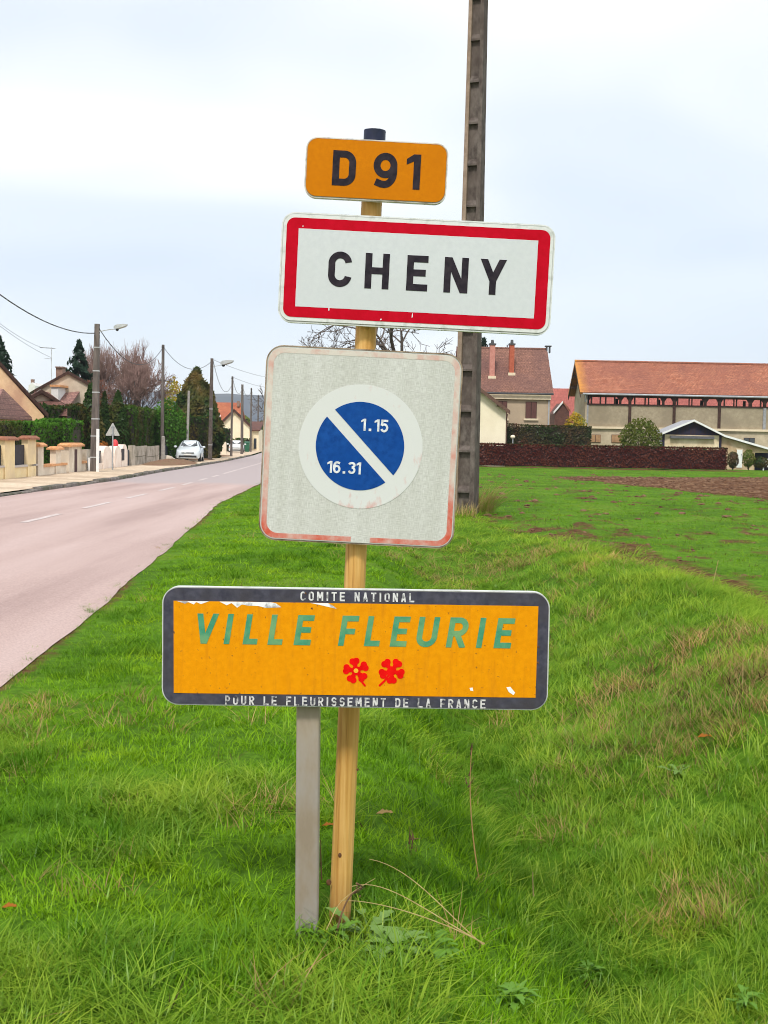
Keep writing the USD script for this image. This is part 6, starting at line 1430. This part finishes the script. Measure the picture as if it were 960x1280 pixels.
def scatter(name, label, cat, protos, pos, idx, rot, scl, tilt=None):
    """One stand of plants that nobody could count."""
    path = unique('/World', name)
    pi = UsdGeom.PointInstancer.Define(stage, path)
    paths = []
    for k, (mesh_, m_) in enumerate(protos):
        p = obj('tuft', mesh_, m_, path, local=True)
        paths.append(p)
    pi.CreatePrototypesRel().SetTargets([Sdf.Path(p) for p in paths])
    pi.CreatePositionsAttr(Vt.Vec3fArray.FromNumpy(pos.astype(np.float32)))
    pi.CreateProtoIndicesAttr(Vt.IntArray.FromNumpy(idx.astype(np.int32)))
    h = rot / 2
    if tilt is None: tilt = np.zeros(len(pos))
    # turn about z, then lean about x
    qw, qx, qy, qz = np.cos(h) * np.cos(tilt / 2), np.cos(h) * np.sin(tilt / 2), np.sin(h) * np.sin(tilt / 2), np.sin(h) * np.cos(tilt / 2)
    pi.CreateOrientationsAttr(Vt.QuathArray([Gf.Quath(float(a), float(b), float(c), float(d)) for a, b, c, d in zip(qw, qx, qy, qz)]))
    pi.CreateScalesAttr(Vt.Vec3fArray.FromNumpy(scl.astype(np.float32)))
    tag(pi, label, cat, kind='stuff')
    return path
rg = np.random.default_rng(11)
P_short = [(tuft(26, .055, .0056, .055, .5, .7, rg), 'grass_fresh') for _ in range(4)]
P_mid = [(tuft(22, .082, .0062, .065, .7, .9, rg), 'grass_fresh') for _ in range(3)]
P_long = [(tuft(24, .135, .0056, .07, .6, 1.2, rg, 5, (0.45, 0.1)), 'grass_lush') for _ in range(4)]
P_dry = [(tuft(22, .135, .0042, .08, .9, .8, rg), 'grass_dry') for _ in range(2)]
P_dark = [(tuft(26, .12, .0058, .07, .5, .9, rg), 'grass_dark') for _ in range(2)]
P_brown = [(tuft(14, .10, .005, .07, .8, .9, rg), 'grass_brown')]
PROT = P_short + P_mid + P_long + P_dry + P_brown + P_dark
def dry_patch(x, y):
    """How much old straw lies at a place."""
    out = np.zeros_like(x)
    for px, py, r, a in ((610, 712, 1.3, .75), (560, 700, .9, .5), (890, 880, .75, .85), (850, 830, .8, .8), (940, 850, .8, .75), (690, 800, .5, .4), (760, 705, 1.0, .35), (890, 1125, .22, .8), (850, 1120, .15, .7), (695, 1050, .14, .5), (640, 905, .3, .25), (330, 1010, .3, .12), (20, 900, .6, .2)):
        q = on_ground(px, py); out = np.maximum(out, a * np.exp(-((x - q[0]) ** 2 + (y - q[1]) ** 2) / (r * r)))
    return out
POS, IDX, ROT, SCL, TIL = [], [], [], [], []
bands = [(2.6, 4.6, 400, 1.0), (4.6, 7, 300, 1.0), (7, 10, 185, 1.12), (10, 14, 105, 1.35), (14, 20, 60, 1.7), (20, 29, 30, 2.2), (29, 44, 14, 3.0), (44, 90, 5, 4.0)]
for y0, y1, dens, wide in bands:
    xa, xb = -0.325 * y1 - 0.9, 0.335 * y1 + 0.9
    n = int((xb - xa) * (y1 - y0) * dens)
    x, y = rg.uniform(xa, xb, n), rg.uniform(y0, y1, n)
    jit = (meshkit.fbm(np.stack([y * 1.5, x * 0.0, 0 * y], -1), 3, 77) - .5) * 0.30
    ok = (x > xr(y) - 0.06 + jit) & (x < xfe(y) + 0.15 + rg.normal(0, .25, n)) & (np.abs(x) < 0.325 * y + 0.9)
    x, y = x[ok], y[ok]; n = len(x)
    p3 = np.stack([x, y, 0 * x], -1)
    lush = sstep(-0.55, 0.15, x - xditch(y) + (meshkit.fbm(p3 * 1.2, 3, 40) - .5) * 0.9)
    lush = np.maximum(lush, 0.85 * sstep(0.58, 0.70, meshkit.fbm(p3 * 0.9, 3, 50)) * (y < 9))
    lush = np.maximum(lush, 0.45 * (1 - sstep(3.0, 3.7, y + 0.3 * np.sin(x * 3))))
    dryp = dry_patch(x, y)
    r = rg.uniform(0, 1, n)
    kind = np.where(r < lush, 2, np.where(rg.uniform(0, 1, n) < 0.35, 1, 0))
    kind = np.where(rg.uniform(0, 1, n) < dryp, 3, kind)
    kind = np.where(rg.uniform(0, 1, n) < 0.004 + 0.22 * dryp, 4, kind)
    kind = np.where((rg.uniform(0, 1, n) < 0.008), 3, kind)
    bottom = np.exp(-((x - xditch(y)) / 0.42) ** 2) * (1 - sstep(11, 17, y)) * sstep(5.0, 5.8, y)  # darker wet grass here, its colour deepening the shade of the ditch bottom
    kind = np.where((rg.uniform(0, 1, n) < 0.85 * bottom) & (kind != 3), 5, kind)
    kind = np.where((kind < 2) & (rg.uniform(0, 1, n) < 0.45 * sstep(0.55, 0.66, meshkit.fbm(p3 * 1.1 + 7, 3, 90))), 5, kind)
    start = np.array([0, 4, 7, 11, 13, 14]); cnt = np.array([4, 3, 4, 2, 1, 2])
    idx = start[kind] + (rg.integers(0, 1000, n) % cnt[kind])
    hh = rg.uniform(.75, 1.25, n) * (0.80 + 0.5 * meshkit.fbm(p3 * 0.8, 3, 60))
    near_edge = sstep(0.0, 0.5, x - xr(y)); hh = hh * (0.55 + 0.45 * near_edge)
    hh = np.where(y < 8, hh, hh * np.interp(y, [8, 20, 60], [1.0, 0.9, 0.9]))
    comb = (x > 0.4) & (y > 4.6)
    rot = np.where((kind == 2) & comb, rg.normal(0, 0.8, n), rg.uniform(0, 2 * np.pi, n))
    POS.append(np.stack([x, y, H(x, y) - 0.005], -1)); IDX.append(idx); ROT.append(rot); SCL.append(np.stack([hh * wide, hh * wide, hh * (1 + (wide - 1) * .12)], -1)); TIL.append(rg.normal(0, .12, n))
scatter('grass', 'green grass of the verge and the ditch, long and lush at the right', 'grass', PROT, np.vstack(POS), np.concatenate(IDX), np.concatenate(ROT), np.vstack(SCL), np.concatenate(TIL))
# young crop on the field
P_crop = [(tuft(13, .065, .006, .07, .5, .6, rg, 3), 'crop') for _ in range(3)] + [(tuft(10, .08, .006, .09, 1.0, .8, rg, 3), 'grass_brown')]
POS, IDX, ROT, SCL = [], [], [], []
for y0, y1, dens, wide in ((10, 16, 70, 1.2), (16, 24, 42, 1.6), (24, 36, 20, 2.2), (36, 55, 9, 3.0), (55, 89, 4, 4.0)):
    xa, xb = -1.0, 0.335 * y1 + 1
    n = int((xb - xa) * (y1 - y0) * dens)
    x, y = rg.uniform(xa, xb, n), rg.uniform(y0, y1, n)
    x = np.where(y < 40, np.round((x + 0.18 * y) / 0.16) * 0.16 - 0.18 * y + rg.normal(0, .045, n), x)          # sown in rows
    ok = (x > xfe(y) + 0.1) & (x < .335 * y + 1)
    x, y = x[ok], y[ok]; n = len(x)
    sm = soil_mask(x, y)
    ok = rg.uniform(0, 1, n) > sm * 1.15 - 0.05
    x, y = x[ok], y[ok]; n = len(x)
    hh = rg.uniform(.6, 1.2, n)
    POS.append(np.stack([x, y, H(x, y) - .004], -1)); IDX.append(np.where(rg.uniform(0, 1, n) < 0.05, 3, rg.integers(0, 3, n))); ROT.append(rg.uniform(0, 6.28, n)); SCL.append(np.stack([hh * wide, hh * wide, hh * (1 + (wide - 1) * .1)], -1))
scatter('crop', 'young bright green crop sown on the field at the right', 'crop', P_crop, np.vstack(POS), np.concatenate(IDX), np.concatenate(ROT), np.vstack(SCL))
# clods on the ploughed patch and the crumbly strip
surf('soil_clod', (0.06, 0.026, 0.013), (0.15, 0.074, 0.038), scale=9, rough=0.95, coord='position', c3=(0.20, 0.115, 0.062), big=0.9)
cl = []
for k in range(3):
    g = trimesh.creation.icosphere(1, 1.0); v = np.array(g.vertices); g.vertices = v * (0.6 + 0.8 * meshkit.noise(v * 1.7 + k * 9, k)[:, None]) * [1, 1, .6]; cl.append((g, 'soil_clod'))
n = 60000
y = rg.uniform(9, 70, n); x = rg.uniform(0.8, 25, n); ok = (x < .335 * y + 1) & (x > xfe(y) - .1); x, y = x[ok], y[ok]
ok = rg.uniform(0, 1, len(x)) < soil_mask(x, y) ** 1.5 * np.where(y < 28, 1.0, 0.55); x, y = x[ok], y[ok]; n = len(x)
s = rg.uniform(.25, 1, n) ** 2 * np.where(y < 28, .045, .10)
scatter('soil_clods', 'brown clods of bare earth on the ploughed patch', 'soil', cl, np.stack([x, y, H(x, y)], -1), rg.integers(0, 3, n), rg.uniform(0, 6.28, n), np.stack([s * 1.3, s, s], -1))

# broad-leaved weeds at the foot of the posts
leafy('leaf_weed', [(0, (0.14, 0.29, 0.030)), (0.5, (0.21, 0.38, 0.05)), (1, (0.30, 0.46, 0.09))], trans=0.3, gloss=0.03)
leafy('leaf_weed_grey', [(0, (0.17, 0.29, 0.06)), (0.5, (0.27, 0.40, 0.11)), (1, (0.40, 0.50, 0.22))], trans=0.25, gloss=0.04)
def weed_leaf(L, W, rng, droop):
    """A broad leaf with lobed, wavy edge and a folded midrib."""
    V, Fc = [], []
    m = 9
    for i in range(m):
        t = i / (m - 1)
        w = W * math.sin(math.pi * min(1, t * .92 + .06)) ** .75 * (1 + 0.30 * math.sin(t * 22 + rng.uniform(0, 1))) * (1 - .25 * t)
        z = L * (0.30 * t - droop * t * t); x = L * t
        wv = 0.09 * W * math.sin(t * 11 + 1)
        V += [(x, -w, z + .22 * w + wv), (x, -w * .5, z + .06 * w), (x, 0, z - .05 * w), (x, w * .5, z + .06 * w), (x, w, z + .22 * w - wv)]
    for i in range(m - 1):
        for j in range(4):
            q = i * 5 + j; Fc += [(q, q + 1, q + 6), (q, q + 6, q + 5)]
    return np.array(V), np.array(Fc)
def weed(label, px, py, n, L, mtl, seed, rise=0.10, wide=.62):
    rng = np.random.default_rng(seed)
    c = on_ground(px, py)
    t = thing('leafy_weed', label, 'weed', c)
    for k in range(n):
        a = 2.4 * k + rng.uniform(-.4, .4); l = L * rng.uniform(.35, 1.15)
        v, f = weed_leaf(l, l * wide * rng.uniform(.75, 1.1) / 2, rng, rng.uniform(.25, .8))
        st = np.array([math.cos(a), math.sin(a), 0]) * L * rng.uniform(.05, .95); zz = rise * rng.uniform(.35, 1.25)
        R_ = np.array([[math.cos(a), -math.sin(a), 0], [math.sin(a), math.cos(a), 0], [0, 0, 1]])
        tl = rng.uniform(-.2, .55); Tm = np.array([[math.cos(tl), 0, -math.sin(tl)], [0, 1, 0], [math.sin(tl), 0, math.cos(tl)]])
        v = v @ (R_ @ Tm).T + c + st + [0, 0, zz]
        lf = obj('leaf', (v, f), mtl, t, smooth=True)
        obj('leaf_stalk', tube([c, c + st * .5 + [0, 0, zz * .8], c + st + [0, 0, zz]], .0035, 4), mtl, lf)
_weed = weed
def weed(label, px, py, n, L, mtl, seed, rise=.1, wide=.62): return _weed(label, px, py, int(n * 1.6), L * .58, mtl, seed, rise * .55, wide)
weed('broad blue-green weed right at the foot of the yellow post', 462, 1182, 14, .17, 'leaf_weed_grey', 1, .13)
weed('pale weed between the two posts and the trailing stalks', 496, 1206, 16, .16, 'leaf_weed_grey', 2, .12)
weed('greyish weed under the trailing dry stalks', 540, 1204, 16, .14, 'leaf_weed', 3, .12)
weed('green weed just below the grey post', 405, 1190, 9, .12, 'leaf_weed', 5, .12)
weed('pointed leaf weed at the bottom right of the middle', 640, 1262, 20, .10, 'leaf_weed', 6, .10, .5)
weed('leafy weed in the bottom right part of the verge', 735, 1225, 20, .09, 'leaf_weed', 7, .10, .5)
weed('weed at the bottom right corner', 930, 1262, 16, .09, 'leaf_weed', 8, .10, .5)
weed('small pale weed on the ditch slope near the orange leaf', 848, 968, 7, .13, 'leaf_weed_grey', 9, .06)
# trailing and standing dry stalks
surf('straw', (0.30, 0.22, 0.08), (0.44, 0.34, 0.15), scale=30, rough=0.8)
surf('straw_dark', (0.10, 0.055, 0.03), (0.20, 0.11, 0.055), scale=30, rough=0.85)
surf('straw_orange', (0.42, 0.22, 0.08), (0.55, 0.32, 0.13), scale=30, rough=0.8)
def stalk(label, pix, Ys_, r, mtl, head=None, cat='dry stalk'):
    pts = [at(px, py, Y) for (px, py), Y in zip(pix, Ys_)]
    from scipy.interpolate import CubicSpline
    k = np.linspace(0, 1, len(pts)); cs_ = CubicSpline(k, np.array(pts)); P = cs_(np.linspace(0, 1, 16))
    base = P[0].copy()
    t = thing('dry_stalk', label, cat, base)
    obj('stem', tube(P, np.linspace(r, r * .55, 16), 5), mtl, t)
    if head:
        rng = np.random.default_rng(int(pix[0][0]))
        hs = []
        for j in range(head):
            q = P[-1 - j % 5] + rng.normal(0, .012, 3); e = q + (P[-1] - P[-3]) * .6 + rng.normal(0, .02, 3); hs.append(tube([q, e], [.004, .001], 4))
        obj('seed_head', cat3(hs), 'straw_dark', t, kind='stuff')
stalk('straw stalk arching from the post foot to the right, uppermost of three', [(604, 1181), (560, 1140), (513, 1098), (462, 1074)], [4.3, 4.4, 4.5, 4.5], .0021, 'straw')
stalk('straw stalk trailing low from the post foot, middle of three', [(606, 1180), (540, 1141), (485, 1112), (440, 1108)], [4.28, 4.36, 4.42, 4.45], .0021, 'straw')
stalk('straw stalk trailing lowest along the weeds from the post foot', [(602, 1178), (545, 1152), (480, 1132), (425, 1126)], [4.25, 4.3, 4.4, 4.42], .0021, 'straw')
stalk('short straw stalk leaning left across the grey post foot', [(408, 1162), (418, 1140), (432, 1122), (469, 1098)], [4.3, 4.34, 4.38, 4.42], .0018, 'straw')
stalk('dark dead stem leaning against the foot of the yellow post', [(420, 1170), (434, 1126), (452, 1112)], [4.36, 4.38, 4.40], .004, 'straw_dark', 6)
stalk('upright dark seed stem right of the yellow post', [(506, 1130), (510, 1095), (516, 1050)], [5.3, 5.3, 5.3], .0045, 'straw_dark', 12)
stalk('tall thin orange stem standing on the ditch slope', [(600, 1106), (593, 1060), (588, 1000), (590, 935)], [5.6, 5.6, 5.65, 5.7], .0035, 'straw_orange', 5)
stalk('thin dark creeper stem beside the grey post', [(402, 1100), (401, 1070), (401, 1050)], [4.5, 4.5, 4.5], .0028, 'straw_dark')
stalk('pale upright straw at the right of the middle', [(667, 1120), (666, 1102), (666, 1090)], [5.1, 5.1, 5.1], .003, 'straw')
stalk('tall straw standing at the field edge', [(888, 742), (893, 722), (898, 700)], [14.0, 14.0, 14.0], .006, 'straw')
# fallen leaves
def leaf(label, px, py, mtl, L):
    c = on_ground(px, py) + [0, 0, .10]
    v, f = weed_leaf(L, L * .42, np.random.default_rng(px), .2); obj('fallen_leaf', (v + c, f), mtl, label=label, cat='leaf', smooth=True)
leaf('orange fallen leaf on the ditch slope at the right', 872, 941, 'leaf_orange', .09)
leaf('small orange fallen leaf left of the grey post', 402, 1062, 'leaf_orange', .05)
leaf('orange speck of a leaf at the left edge', 2, 1171, 'leaf_orange', .05)
leaf('pale dry leaf between the yellow post and the ditch', 470, 1046, 'grass_dry', .07)
# dry wispy tussock at the foot of the concrete pole
for lb, px, py, n, hg, wd in (('dry wispy grass tussock leaning right at the foot of the concrete pole', 602, 641, 260, .95, (1.0, -.1)), ('low brown tussock against the base of the concrete pole', 580, 645, 150, .40, (.2, 0))):
    q = on_ground(px, py); rr = np.random.default_rng(px)
    t = thing('dry_tussock', lb, 'grass tussock', q)
    v, f = tuft(n, hg, .013, .28, .35, .6, rr, 4, wd); obj('dry_blades', (v + q, f), 'grass_dry', t)
    v, f = tuft(n // 2, hg * .7, .013, .3, .35, .6, rr, 4, wd); obj('green_blades', (v + q, f), 'grass_lush', t)

# ---------------------------------------------------------------- air
haze = bx(-4200, 4200, -1500, 4600, -9, 90)
usdkit.material(stage, '/World/Looks/haze', {'v': ('principled_volume', {'color': (0.86, 0.92, 1.0), 'density': 0.00016, 'anisotropy': 0.2})}, volume='v.volume')
M['haze'] = UsdShade.Material.Get(stage, '/World/Looks/haze')
obj('haze', haze, 'haze', kind='stuff', label='thin damp air over the plain')
